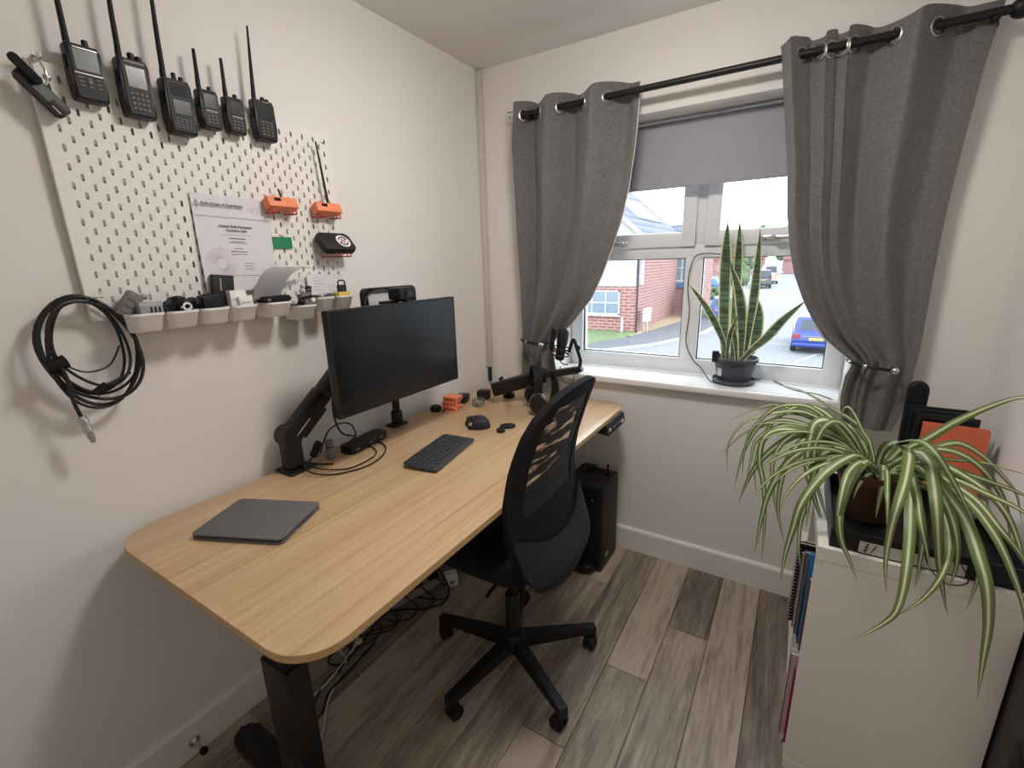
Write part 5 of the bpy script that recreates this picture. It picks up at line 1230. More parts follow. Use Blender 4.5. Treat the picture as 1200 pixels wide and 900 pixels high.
# ---- spider plant
CR = Vector((1.712, -.622, .905))
sp_ = thing('potted_spider_plant', 'large spider plant with striped arching leaves in a brown pot', 'plant', (1.70, -.62, TZ+.006))
MT['potbrown'] = mat('brown_pot', srgb(88, 56, 46), .45, var=.08)
MT['soil'] = mat('potting_soil', (.035, .025, .018), .95, var=.4, vscale=120, bump=.6, bscale=250)
MB().lathe([(.052, .0), (.056, .003), (.074, .118), (.081, .120), (.082, .142), (.077, .144), (.075, .124), (.070, .122)], (1.70, -.62, TZ+.0075), 36).build('pot', MT['potbrown'], sp_)
MB().lathe([(.001, .126), (.074, .124), (.074, .118), (.001, .118)], (1.70, -.62, TZ+.0075), 30).build('soil', MT['soil'], sp_)
LV = [  # first plane y, last plane y, width, photo survey points
 (-.64, -.885, .026, [(1055, 527), (1066, 528), (1062, 560), (1053, 590), (1044, 622), (1038, 661), (1039, 697)]),
 (-.66, -.895, .024, [(1062, 560), (1067, 600), (1063, 661), (1053, 710), (1036, 730), (998, 751)]),
 (-.66, -.875, .019, [(1060, 545), (1073, 572), (1079, 612), (1087, 650), (1089, 673)]),
 (-.65, -.88, .026, [(1070, 530), (1088, 540), (1094, 565), (1098, 603), (1101, 661), (1106, 699), (1111, 722)]),
 (-.65, -.90, .027, [(1080, 545), (1103, 572), (1131, 609), (1148, 655), (1157, 690), (1158, 733), (1152, 774), (1145, 820)]),
 (-.66, -.90, .024, [(1090, 560), (1131, 583), (1166, 626), (1189, 676), (1202, 722), (1204, 770)]),
 (-.65, -.84, .022, [(1080, 550), (1137, 580), (1171, 618), (1200, 655), (1222, 700)]),
 (-.63, -.74, .021, [(1060, 528), (1086, 514), (1120, 494), (1160, 476), (1200, 465), (1250, 470)]),
 (-.62, -.56, .018, [(1070, 530), (1096, 524), (1124, 519), (1152, 534), (1176, 558), (1192, 580), (1197, 612)]),
 (-.62, -.60, .009, [(1070, 534), (1108, 538), (1152, 542), (1180, 550), (1210, 558)]),
 (-.64, -.86, .024, [(1036, 526), (1060, 516), (1080, 517), (1096, 530), (1112, 554), (1128, 584), (1143, 618)]),
 (-.64, -.76, .018, [(1080, 545), (1122, 562), (1160, 580), (1200, 600), (1230, 630)]),
 (-.63, -.66, .018, [(1075, 538), (1118, 550), (1160, 564), (1200, 580), (1225, 600)]),
 (-.65, -.80, .024, [(1010, 535), (993, 536), (965, 556), (940, 588), (929, 620), (920, 650), (914, 684)]),
 (-.63, -.60, .022, [(1000, 525), (975, 508), (957, 507), (929, 511), (900, 531), (879, 557), (865, 591)]),
 (-.64, -.66, .021, [(1000, 530), (965, 522), (943, 527), (920, 545), (902, 575), (893, 604), (884, 650)]),
 (-.63, -.68, .024, [(1000, 520), (975, 494), (956, 495), (949, 516), (946, 547), (953, 579), (968, 626)]),
 (-.63, -.72, .017, [(1005, 520), (985, 495), (968, 498), (956, 520), (954, 545), (957, 568), (964, 591), (973, 622)]),
 (-.60, -.46, .012, [(990, 510), (934, 483), (908, 474), (881, 481), (852, 493)]),
 (-.60, -.48, .013, [(990, 515), (954, 490), (922, 484), (899, 497), (870, 509), (844, 534)]),
 (-.60, -.52, .011, [(990, 512), (947, 484), (911, 483), (876, 493), (858, 511), (852, 529), (853, 557)]),
 (-.61, -.54, .014, [(990, 518), (929, 493), (893, 497), (876, 520), (867, 543), (860, 575)]),
 (-.61, -.56, .016, [(985, 520), (940, 500), (911, 500), (886, 516), (880, 538), (874, 568)]),
 (-.62, -.60, .018, [(980, 520), (925, 503), (897, 511), (890, 538), (895, 570), (896, 615), (892, 660)]),
 (-.60, -.36, .013, [(1018, 515), (1000, 493), (975, 478), (954, 465), (932, 455), (906, 450)]),
 (-.61, -.56, .011, [(1020, 520), (1011, 505), (1003, 488), (995, 477), (988, 480), (985, 495)]),
 (-.72, -.87, .022, [(1018, 540), (1003, 552), (990, 580), (984, 605), (986, 632), (995, 655), (1005, 682)]),
 (-.72, -.865, .020, [(1015, 540), (995, 552), (984, 590), (981, 622), (987, 646)]),
 (-.66, -.75, .018, [(1035, 545), (1035, 562), (1030, 588), (1026, 608)]),
 (-.66, -.80, .014, [(1038, 548), (1040, 575), (1040, 600), (1039, 623)]),
 (-.64, -.78, .017, [(990, 540), (955, 570), (940, 605), (936, 636), (938, 667)]),
 (-.66, -.89, .021, [(1090, 560), (1106, 600), (1113, 640), (1103, 675), (1080, 703), (1050, 722)]),
 (-.68, -.87, .016, [(1110, 580), (1140, 630), (1148, 665), (1142, 690), (1132, 716)]),
 (-.66, -.86, .020, [(1060, 550), (1075, 585), (1082, 625), (1078, 660), (1072, 690)]),
 (-.66, -.85, .022, [(1072, 545), (1100, 575), (1118, 615), (1122, 655), (1112, 690)]),
 (-.65, -.72, .019, [(1085, 540), (1135, 560), (1175, 595), (1195, 640), (1204, 690)]),
 (-.63, -.62, .017, [(1080, 530), (1115, 528), (1150, 548), (1178, 590), (1184, 640)]),
 (-.62, -.50, .014, [(1065, 525), (1090, 530), (1110, 545), (1120, 570)]),
 (-.64, -.74, .020, [(990, 530), (968, 530), (955, 552), (948, 585), (945, 620)]),
 (-.62, -.64, .018, [(985, 518), (950, 512), (928, 530), (916, 562), (912, 600), (920, 640)]),
 (-.62, -.62, .016, [(985, 516), (945, 505), (918, 518), (905, 545), (908, 590), (915, 615)]),
 (-.62, -.57, .014, [(990, 512), (955, 480), (930, 474), (905, 480), (880, 505), (872, 530), (870, 560)]),
 (-.61, -.52, .013, [(992, 508), (965, 482), (940, 475), (912, 488), (893, 515), (884, 550), (888, 585)]),
]
rn = random.Random(12)
for ya, yb, w_, pts in LV:
    n_ = len(pts); W_ = [AY(px, py, ya+(yb-ya)*(min(1, i/(n_-1)*2.1)**.8 if yb < -.79 else i/(n_-1))) for i, (px, py) in enumerate(pts)]
    if (W_[0]-CR).length > .03: W_ = [CR+Vector((rn.uniform(-.015, .015), rn.uniform(-.012, .012), -.02))] + W_
    leaf(sp_, smoothpts(W_, 5), w_*1.12, MT['spider'], face=(rn.uniform(-.25, .25), -.72, .68), twist=rn.uniform(-.3, .3))
for i in range(22):           # long pale leaves arching out over the front and back of the unit
    a = R(rn.uniform(105, 235)); L_ = rn.uniform(.26, .42); el = rn.uniform(.55, 1.1)
    d = Vector((math.cos(a), math.sin(a)*.75, 0)).normalized(); P = []; p = CR+d*.015+Vector((0, 0, -.02)); th = el; dr = rn.uniform(.13, .21)
    for q in range(13):
        P.append(p.copy()); p = p+(d*math.cos(th)+Vector((0, 0, 1))*math.sin(th))*(L_/12); th = max(-1.45, th-dr)
    if any(v.x > KX0-.01 and v.z < TZ+.06 for v in P[3:]): continue
    leaf(sp_, smoothpts(P, 2), rn.uniform(.010, .017), MT['spider'], face=(-.2, -.6, .8), twist=rn.uniform(-.4, .4))
for i in range(16):           # shorter leaves of the crown
    a = rn.uniform(0, 2*PI); L_ = rn.uniform(.12, .26); el = rn.uniform(.5, 1.25)
    d = Vector((math.cos(a), math.sin(a), 0)); P = []; p = CR+d*.012+Vector((0, 0, -.02)); th = el
    for q in range(10):
        P.append(p.copy()); p = p+(d*math.cos(th)+Vector((0, 0, 1))*math.sin(th))*(L_/9); th -= rn.uniform(.18, .30)
    leaf(sp_, smoothpts(P, 2), rn.uniform(.010, .018), MT['spider'], face=(0, -.6, .8))
# ---- notebook, frames and slab propped at the back of the unit
t = thing('orange_notebook', 'orange hardback notebook propped upright on the shelf unit', 'notebook', (1.925, -.31, KH))
T = Matrix.Translation((1.925, -.315, KH+.001)) @ Matrix.Rotation(R(-4), 4, 'Z') @ Matrix.Rotation(R(-6), 4, 'X')
MT['nb'] = mat('orange_red_cover', srgb(208, 104, 74), .55, var=.05)
mb = MB(T); mb.prism([(a, b+.104) for a, b in rrect(.152, .208, .006, 3)], -.008, -.006, T=Matrix.Rotation(R(90), 4, 'X')); mb.prism([(a, b+.104) for a, b in rrect(.152, .208, .006, 3)], .006, .008, T=Matrix.Rotation(R(90), 4, 'X'))
mb.box(-.076, -.074, -.008, .008, 0, .208); mb.build('cover', MT['nb'], t, smooth=False)
MB(T).box(-.0735, .073, -.0058, .0058, .003, .205).build('pages', MT['pages'], t, smooth=False)
MB(T).box(.048, .052, -.0088, .0088, -.0005, .2085).build('elastic', MT['nb'], t, smooth=False)
for i, (y, x0, x1, h_, lab) in enumerate(((-.286, 1.834, 1.985, .228, 'front black picture frame behind the orange notebook'), (-.262, 1.824, 1.975, .236, 'middle black picture frame behind the orange notebook'), (-.238, 1.812, 1.970, .240, 'rear black picture frame behind the orange notebook'))):
    t = thing('picture_frame', lab, 'frame', ((x0+x1)/2, y, KH), 'black frames stacked behind the notebook')
    T = Matrix.Translation((0, y, KH+.0008)) @ Matrix.Rotation(R(-5), 4, 'X')
    mb = MB(T); b_ = .016
    mb.box(x0, x1, -.006, .006, 0, b_, .002, 1); mb.box(x0, x1, -.006, .006, h_-b_, h_, .002, 1); mb.box(x0, x0+b_, -.0055, .0055, .002, h_-.002, .002, 1); mb.box(x1-b_, x1, -.0055, .0055, .002, h_-.002, .002, 1)
    mb.build('moulding', MT['black'], t); MB(T).box(x0+.01, x1-.01, .0, .004, .01, h_-.01).build('backing', MT['dgrey'], t, smooth=False)
t = thing('upright_speaker', 'black rounded slab standing upright behind the picture frames', 'speaker', (1.852, -.20, KH))
ol = [(-.026, 0), (.026, 0)]+[(.026*math.cos(a), .315-.026+.026*math.sin(a)) for a in [PI*i/12 for i in range(13)]]
T = Matrix.Translation((1.842, -.195, KH+.001)) @ Matrix.Rotation(R(90), 4, 'X')
MB(T).prism(ol, -.014, .014, .005, 3).build('body', MT['black'], t); MB(T).prism([(a*.78, .012+b*.93) for a, b in ol], .014, .0155).build('grille', MT['black_matt'], t)
MB(T).prism(rrect(.07, .012, .004, 3, 0, .006), -.02, .02).build('foot', MT['black'], t)
t = thing('white_bowl', 'white rounded bowl half hidden by the spider plant leaves', 'bowl', (1.915, -.53, TZ+.006))
MB().lathe([(.022, .0006), (.026, .004), (.044, .04), (.048, .066), (.046, .067), (.041, .042), (.024, .009), (.001, .008)], (1.912, -.535, TZ+.006), 28).build('bowl', MT['white_plastic'], t)
MB().lathe([(.020, -.0001), (.024, .0006), (.024, .005), (.020, .005)], (1.912, -.535, TZ+.0063), 24).build('foot_ring', MT['white_plastic'], t)
o = MB().tube(smoothpts([(1.90, -.60, TZ+.055), (1.86, -.74, TZ+.058), (1.85, -.832, TZ+.05), (1.87, -.846, TZ+.005), (1.835, -.846, TZ-.012), (1.80, -.834, TZ+.02), (1.80, -.80, TZ+.056), (1.83, -.70, TZ+.058)], 8), .0014, 8).build('thin_wire', MT['wire_blk'])
tag(o, 'thin black wire looping over the front of the black tray', 'wire')

# ================================================================== snake plant on the sill
SZ = Z0+.0006; SC_ = Vector((1.262, .112, SZ))
sn_ = thing('potted_snake_plant', 'snake plant with upright yellow-edged leaves in a grey pot on the sill', 'plant', SC_)
MT['potgrey'] = mat('slate_grey_pot', srgb(70, 74, 82), .5, var=.05)
MB().lathe([(.074, 0), (.086, .004), (.091, .020), (.087, .021), (.080, .009), (.001, .008)], SC_, 36).build('saucer', MT['potgrey'], sn_)
MB().lathe([(.060, .010), (.066, .013), (.086, .098), (.094, .100), (.096, .116), (.091, .118), (.088, .102), (.082, .100)], SC_, 36).build('pot', MT['potgrey'], sn_)
MB().lathe([(.001, .103), (.087, .102), (.087, .096), (.001, .096)], SC_, 28).build('soil', MT['soil'], sn_)
MB().box(SC_.x-.088, SC_.x-.060, SC_.y-.072, SC_.y-.058, SZ+.100, SZ+.150, .003, 1).build('plant_label', MT['dgrey'], sn_)
MB(Matrix.Translation((SC_.x-.052, SC_.y-.056, SZ+.060)) @ Matrix.Rotation(R(-43), 4, 'Z')).box(-.012, .012, -.003, .001, -.022, .022).build('price_sticker', MT['sticker'], sn_, smooth=False)
pl = lambda s: (.52+.48*min(1, s/.30))*max(.02, (1-max(0, (s-.62)/.38)**2.0))
pn2 = lambda s: (.42+.58*min(1, s/.45))*max(.02, (1-max(0, (s-.5)/.5)**1.6))
for y_, w_, pts, pr in ((.115, .052, [(849, 419), (848, 380), (849, 330), (851, 290), (853, 258)], pl), (.150, .040, [(858, 419), (861, 370), (864, 320), (866, 285), (867, 257)], pl),
    (.075, .046, [(868, 421), (869, 390), (868, 360), (864, 335), (858, 316), (855, 303)], pn2), (.105, .040, [(872, 421), (877, 390), (883, 350), (887, 315), (890, 283), (891, 265)], pn2),
    (.090, .034, [(852, 418), (846, 397), (836, 375), (822, 352), (807, 333)], pn2), (.060, .040, [(868, 423), (881, 410), (898, 396), (915, 378), (928, 366), (945, 352)], pn2),
    (.170, .050, [(880, 415), (885, 398), (888, 380), (887, 360), (884, 345)], pl), (.060, .022, [(852, 423), (853, 405), (856, 390), (861, 378), (866, 366)], pn2), (.070, .024, [(863, 423), (862, 405), (860, 388), (858, 372)], pn2)):
    leaf(sn_, smoothpts([AY(px, py, y_) for px, py in pts], 5), w_, MT['snake'], face=(-.1, -.95, .1), fold=.30, prof=pr, twist=rn.uniform(-.25, .25))
wr_ = [AY(845, 298, FY-.018), AY(828, 297, FY-.018), AY(815, 301, FY-.018), AY(808, 318, FY-.016), AY(806, 340, FY-.012), AY(808, 365, FY-.010), AY(804, 400, FY-.010), AY(812, 421, FY-.012), AY(822, 431, FY-.016), AZ(832, 446, SZ+.003), AZ(846, 450, SZ+.003)]
o = MB().tube(smoothpts(wr_, 8), .0022, 8).build('sill_cable', MT['wire_blk']); tag(o, 'thin dark cable looping over the window mullion behind the snake plant', 'cable', 'thin cables at the window')
wr_ = [AZ(886, 445, SZ+.003), AZ(905, 446, SZ+.003), AZ(925, 455, SZ+.003), AZ(940, 459, SZ+.003), AZ(958, 462, SZ+.003), AZ(975, 468, SZ+.003)]
o = MB().tube(smoothpts(wr_, 8), .0020, 8).build('sill_cable', MT['wire_blk']); tag(o, 'thin dark cable lying on the sill right of the snake plant', 'cable', 'thin cables at the window')
# ================================================================== outside the window
G = -2.6
def oc(r, g, b, k=.52): return tuple(c*k for c in srgb(r, g, b))
MT['asphalt'] = mat('asphalt', oc(150, 150, 156), .9, var=.08, vscale=.6, bump=.1, bscale=8)
MT['pave'] = mat('pavement_tarmac', oc(118, 118, 124), .9, var=.1, vscale=1.5)
MT['kerbm'] = mat('pale_kerb', oc(205, 203, 200), .8)
MT['lawn'] = mat('lawn', oc(126, 146, 98), .95, var=.25, vscale=3)
MT['gravel'] = mat('tan_gravel', oc(196, 172, 140), .95, var=.2, vscale=6)
MT['render'] = mat('cream_render', oc(222, 218, 210), .9, var=.02)
MT['hglass'] = mat('house_glass', oc(150, 165, 180), .1, var=.05)
MT['paintw'] = mat('white_joinery', oc(235, 235, 235), .5, var=.02)
def brickmat(name, c1, c2, cm, sc, axis):
    mt, nt, b = newmat(name); N = nt.nodes; L = nt.links
    tc = N.new('ShaderNodeTexCoord'); sp = N.new('ShaderNodeSeparateXYZ'); L.new(tc.outputs['Object'], sp.inputs[0])
    cx = N.new('ShaderNodeCombineXYZ'); L.new(sp.outputs[axis], cx.inputs[0]); L.new(sp.outputs[2], cx.inputs[1])
    br = N.new('ShaderNodeTexBrick'); br.inputs['Scale'].default_value = sc
    br.inputs['Color1'].default_value = (*c1, 1); br.inputs['Color2'].default_value = (*c2, 1); br.inputs['Mortar'].default_value = (*cm, 1)
    br.inputs['Mortar Size'].default_value = .022; br.inputs['Brick Width'].default_value = .5; br.inputs['Row Height'].default_value = .18
    L.new(cx.outputs[0], br.inputs['Vector']); L.new(br.outputs[0], b.inputs['Base Color']); b.inputs['Roughness'].default_value = .9
    bp = N.new('ShaderNodeBump'); bp.inputs['Strength'].default_value = .4; bp.inputs['Distance'].default_value = .01; L.new(br.outputs['Fac'], bp.inputs['Height']); bp.invert = True
    L.new(bp.outputs[0], b.inputs['Normal']); return mt
BR = (oc(176, 108, 102), oc(190, 126, 118), oc(214, 194, 188))
MT['brick_x'] = brickmat('red_brick_front', *BR, 1.0, 0); MT['brick_y'] = brickmat('red_brick_side', *BR, 1.0, 1)
rt, nt, b = newmat('grey_roof_tiles'); N = nt.nodes; L = nt.links
tc = N.new('ShaderNodeTexCoord'); wv_ = N.new('ShaderNodeTexWave'); wv_.wave_type = 'BANDS'; wv_.bands_direction = 'Z'; wv_.wave_profile = 'SAW'; wv_.inputs['Scale'].default_value = .75; wv_.inputs['Distortion'].default_value = .15
L.new(tc.outputs['Object'], wv_.inputs['Vector']); rp = N.new('ShaderNodeValToRGB'); rp.color_ramp.elements[0].color = (*oc(70, 76, 96), 1); rp.color_ramp.elements[1].color = (*oc(128, 134, 156), 1)
L.new(wv_.outputs['Fac'], rp.inputs[0]); L.new(rp.outputs[0], b.inputs['Base Color']); b.inputs['Roughness'].default_value = .7; MT['tiles'] = rt
def flat(name, pts, z, mt, lab=None, th=.05):
    o = MB().prism(pts, z-th, z).build(name, mt, None, smooth=False); o['kind'] = 'structure'; 
    if lab: o['label'] = lab
    return o
flat('ground_road', [(-90, 2), (70, 2), (70, 420), (-90, 420)], G, MT['asphalt'], 'grey asphalt street outside', .3)
kerb = [(-16, 14.2), (-9, 15.6), (-5.9, 18.0), (-4.4, 20.2), (-3.5, 22.6), (-3.0, 24.4), (-2.75, 27), (-2.9, 34), (-6.5, 60), (-14, 110)]
inner = [(-16, 16.0), (-10, 17.2), (-7.4, 19.0), (-6.2, 21.4), (-5.5, 25.0), (-4.95, 29.6), (-4.8, 36), (-9, 62), (-17, 112)]
flat('ground_pavement', kerb+inner[::-1], G+.10, MT['pave'], 'dark tarmac pavement curving past the brick house', .1)
kb_ = MB(); q1 = [Vector((a, b, 0)) for a, b in kerb]
for a, b_ in zip(q1, q1[1:]):
    d = (b_-a).normalized(); n = Vector((d.y, -d.x, 0))*.28
    kb_.hexa([a+Vector((0, 0, G)), a+n+Vector((0, 0, G)), b_+n+Vector((0, 0, G)), b_+Vector((0, 0, G))], [a+Vector((0, 0, G+.115)), a+n+Vector((0, 0, G+.115)), b_+n+Vector((0, 0, G+.115)), b_+Vector((0, 0, G+.115))])
o = kb_.build('ground_kerb', MT['kerbm'], None, smooth=False); o['kind'] = 'structure'; o['label'] = 'pale kerb edging the pavement'
flat('ground_lawn', [(-16, 16.0), (-10, 17.2), (-7.4, 19.0), (-6.2, 21.4), (-6.1, 23.6), (-16, 23.6)], G+.10, MT['lawn'], 'small lawn in front of the brick house', .1)
flat('ground_gravel', [(-6.1, 21.6), (-5.6, 25.0), (-4.95, 29.6), (-4.85, 33.6), (-7, 33.6), (-6.2, 23.7)], G+.10, MT['gravel'], 'tan gravel strip beside the brick house', .1)
flat('ground_far_lawn', [(-4.9, 36.5), (-7.3, 52), (-9.2, 64), (-30, 64), (-30, 36.5)], G+.10, MT['lawn'], 'far front lawns along the street', .1)
flat('ground_far_lawn', [(-9.6, 66), (-20, 130), (-60, 130), (-60, 66)], G+.10, MT['lawn'], 'distant green verge along the street', .1)
for i, (a, b_, lab) in enumerate((((1.2, 17.6), (2.5, 21.3), 'white painted line running under the nearest blue car'), ((.2, 23.1), (1.3, 22.9), 'short white painted line beyond the snake plant pot'))):
    a, b_ = Vector((*a, G)), Vector((*b_, G)); d = (b_-a).normalized(); n = Vector((-d.y, d.x, 0))*.055
    mb = MB(); mb.hexa([a-n, a+n, b_+n, b_-n], [v+Vector((0, 0, .006)) for v in (a-n, a+n, b_+n, b_-n)]); o = mb.build('road_marking', MT['kerbm'], None, smooth=False); tag(o, lab, 'road marking')
# ---- brick house
hs_ = thing('brick_house', 'red brick house with cream gable and grey tiled roof across the street', 'house', (-9.5, 28.5, G))
HX1, HY0, HY1, HXL = -6.32, 23.7, 33.2, -15.2
xm = (HX1+HXL)/2; EZ = 2.75; sl = .86; RZ = EZ+sl*(HX1-xm)
wm = MB(); wm.box(HXL, HX1, HY0, HY0+.3, G, .03); wm.build('front_wall', MT['brick_x'], hs_, smooth=False)
wm = MB(); wm.box(HX1-.3, HX1+.02, HY0+.02, HY1, G, EZ); wm.build('side_wall', MT['brick_y'], hs_, smooth=False)
gb = MB(); V = [(HXL, .03), (HX1-.02, .03), (HX1-.02, EZ+.1), (xm, RZ), (HXL, EZ+.1)]
gb.vf([(a, HY0-.04, z) for a, z in V]+[(a, HY0+.3, z) for a, z in V], [(0, 1, 2, 3, 4), (9, 8, 7, 6, 5)]+[(i, (i+1) % 5, 5+(i+1) % 5, 5+i) for i in range(5)]); gb.build('gable', MT['render'], hs_, smooth=False)
for sgn in (1, -1):
    ex = (HX1+.40) if sgn > 0 else (HXL-.40); ez = EZ-.34*1+.0
    mb = MB(); a = Vector((ex, 0, EZ+.05)); c = Vector((xm, 0, EZ+.05+sl*abs(ex-xm)))
    for y0, y1 in ((HY0-.35, HY1+.1),): mb.hexa([a+Vector((0, y0, -.12)), c+Vector((0, y0, -.12)), c+Vector((0, y1, -.12)), a+Vector((0, y1, -.12))], [a+Vector((0, y0, 0)), c+Vector((0, y0, 0)), c+Vector((0, y1, 0)), a+Vector((0, y1, 0))])
    rf = mb.build('roof_slope', MT['tiles'], hs_, smooth=False)
    mb = MB(); mb.hexa([a+Vector((0, HY0-.38, -.30)), c+Vector((0, HY0-.38, -.30)), c+Vector((0, HY0-.34, -.30)), a+Vector((0, HY0-.34, -.30))], [a+Vector((0, HY0-.38, -.02)), c+Vector((0, HY0-.38, -.02)), c+Vector((0, HY0-.34, -.02)), a+Vector((0, HY0-.34, -.02))]); mb.build('bargeboard', MT['paintw'], rf, smooth=False)
    if sgn > 0:
        MT['solar'] = mat('pale_solar_glass', oc(190, 205, 224), .15, var=.03)
        e1, e2 = .24, .56
        p1, p2 = a.lerp(c, e1), a.lerp(c, e2); off = Vector((.05, 0, .06))
        mb = MB(); mb.hexa([p1+Vector((0, 26.0, 0)), p2+Vector((0, 26.0, 0)), p2+Vector((0, 31.0, 0)), p1+Vector((0, 31.0, 0))], [q+off for q in (p1+Vector((0, 26.0, 0)), p2+Vector((0, 26.0, 0)), p2+Vector((0, 31.0, 0)), p1+Vector((0, 31.0, 0)))]); mb.build('solar_panel', MT['solar'], rf, smooth=False)
        MB().cyl(a+Vector((.05, HY0-.3, -.12)), a+Vector((.05, HY1, -.12)), .07, n=10).build('gutter', MT['dgrey'], rf)
MB().cyl((HX1+.09, HY0-.09, G+.1), (HX1+.09, HY0-.09, EZ), .045, n=10).build('downpipe', MT['dgrey'], hs_)
MB().box(HX1-.02, HX1+.24, HY0+.25, HY0+.5, .1, EZ-.1).build('corner_trim', MT['paintw'], hs_, smooth=False)
def hwin(name, parent, x0, x1, z0, z1, y, nx, nz):
    w_ = MB(); t_ = .07
    w_.box(x0-.08, x1+.08, y-.14, y+.05, z0-.10, z0-.02)
    for r_ in ((x0, x0+t_, z0, z1), (x1-t_, x1, z0, z1), (x0, x1, z0, z0+t_), (x0, x1, z1-t_, z1)): w_.box(r_[0], r_[1], y-.06, y+.04, r_[2], r_[3])
    for i in range(1, nx): xx = x0+(x1-x0)*i/nx; w_.box(xx-.035, xx+.035, y-.055, y+.04, z0, z1)
    for i in range(1, nz): zz = z0+(z1-z0)*i/nz; w_.box(x0, x1, y-.05, y+.04, zz-.035, zz+.035)
    o = w_.build('window', MT['paintw'], parent, smooth=False)
    for i in range(nx):
        for j in range(nz): MB().box(x0+(x1-x0)*i/nx+.03, x0+(x1-x0)*(i+1)/nx-.03, y-.03, y-.01, z0+(z1-z0)*j/nz+.03, z0+(z1-z0)*(j+1)/nz-.03).build('pane', MT['hglass'], o, smooth=False)
    return o
hwin('window', hs_, -9.75, -7.25, -1.58, -.22, HY0, 3, 2)
hwin('window', hs_, -12.9, -11.2, -1.58, -.22, HY0, 2, 2)
for q in (0,):
    mb = MB(); mb.box(-5.98, -5.70, 24.0, 24.7, -1.95, -1.22); bx_ = mb.build('meter_box', MT['paintw'], hs_, smooth=False)
    MB().box(-5.95, -5.91, 24.1, 24.16, G+.1, -1.95).build('meter_post', MT['paintw'], bx_, smooth=False); MB().box(-5.75, -5.71, 24.1, 24.16, G+.1, -1.95).build('meter_post', MT['paintw'], bx_, smooth=False)
MB().cyl((-6.95, 23.3, G+.1), (-6.95, 23.3, -1.65), .06, n=10).build('bollard', MT['paintw'], hs_)
# rear wing with a tall window
wg = thing('house_wing', 'red brick wing set back behind the brick house with a tall window', 'house', (-5.6, 35, G))
WXR = -4.95
MB().box(-7.2, WXR, 33.62, 33.9, G, 2.9).build('front_wall', MT['brick_x'], wg, smooth=False)
MB().box(WXR-.3, WXR, 33.92, 40, G, 2.9).build('side_wall', MT['brick_y'], wg, smooth=False)
hwin('window', wg, -6.62, -5.45, -.12, 1.75, 33.62, 2, 2)
MB().box(-6.70, -5.35, 33.45, 33.6, -.62, -.2).build('window_box', mat('blue_box', oc(90, 130, 180), .6), wg, smooth=False)
mb = MB(); mb.hexa([(-7.4, 33.35, 2.82), (WXR+.3, 33.35, 2.82), (WXR+.3, 34.7, 3.72), (-7.4, 34.7, 3.72)], [(-7.4, 33.35, 2.95), (WXR+.3, 33.35, 2.95), (WXR+.3, 34.7, 3.85), (-7.4, 34.7, 3.85)]); mb.build('roof_slope', MT['tiles'], wg, smooth=False)
t = thing('garden_wall', 'low red brick wall past the house wing by the pavement', 'wall', (-4.6, 33, G)); MB().box(-4.9, -4.55, 31.2, 33.4, G, -.35).build('brickwork', MT['brick_x'], t, smooth=False); MB().box(-4.95, -4.5, 31.15, 33.45, -.35, -.27).build('coping', MT['kerbm'], t, smooth=False)
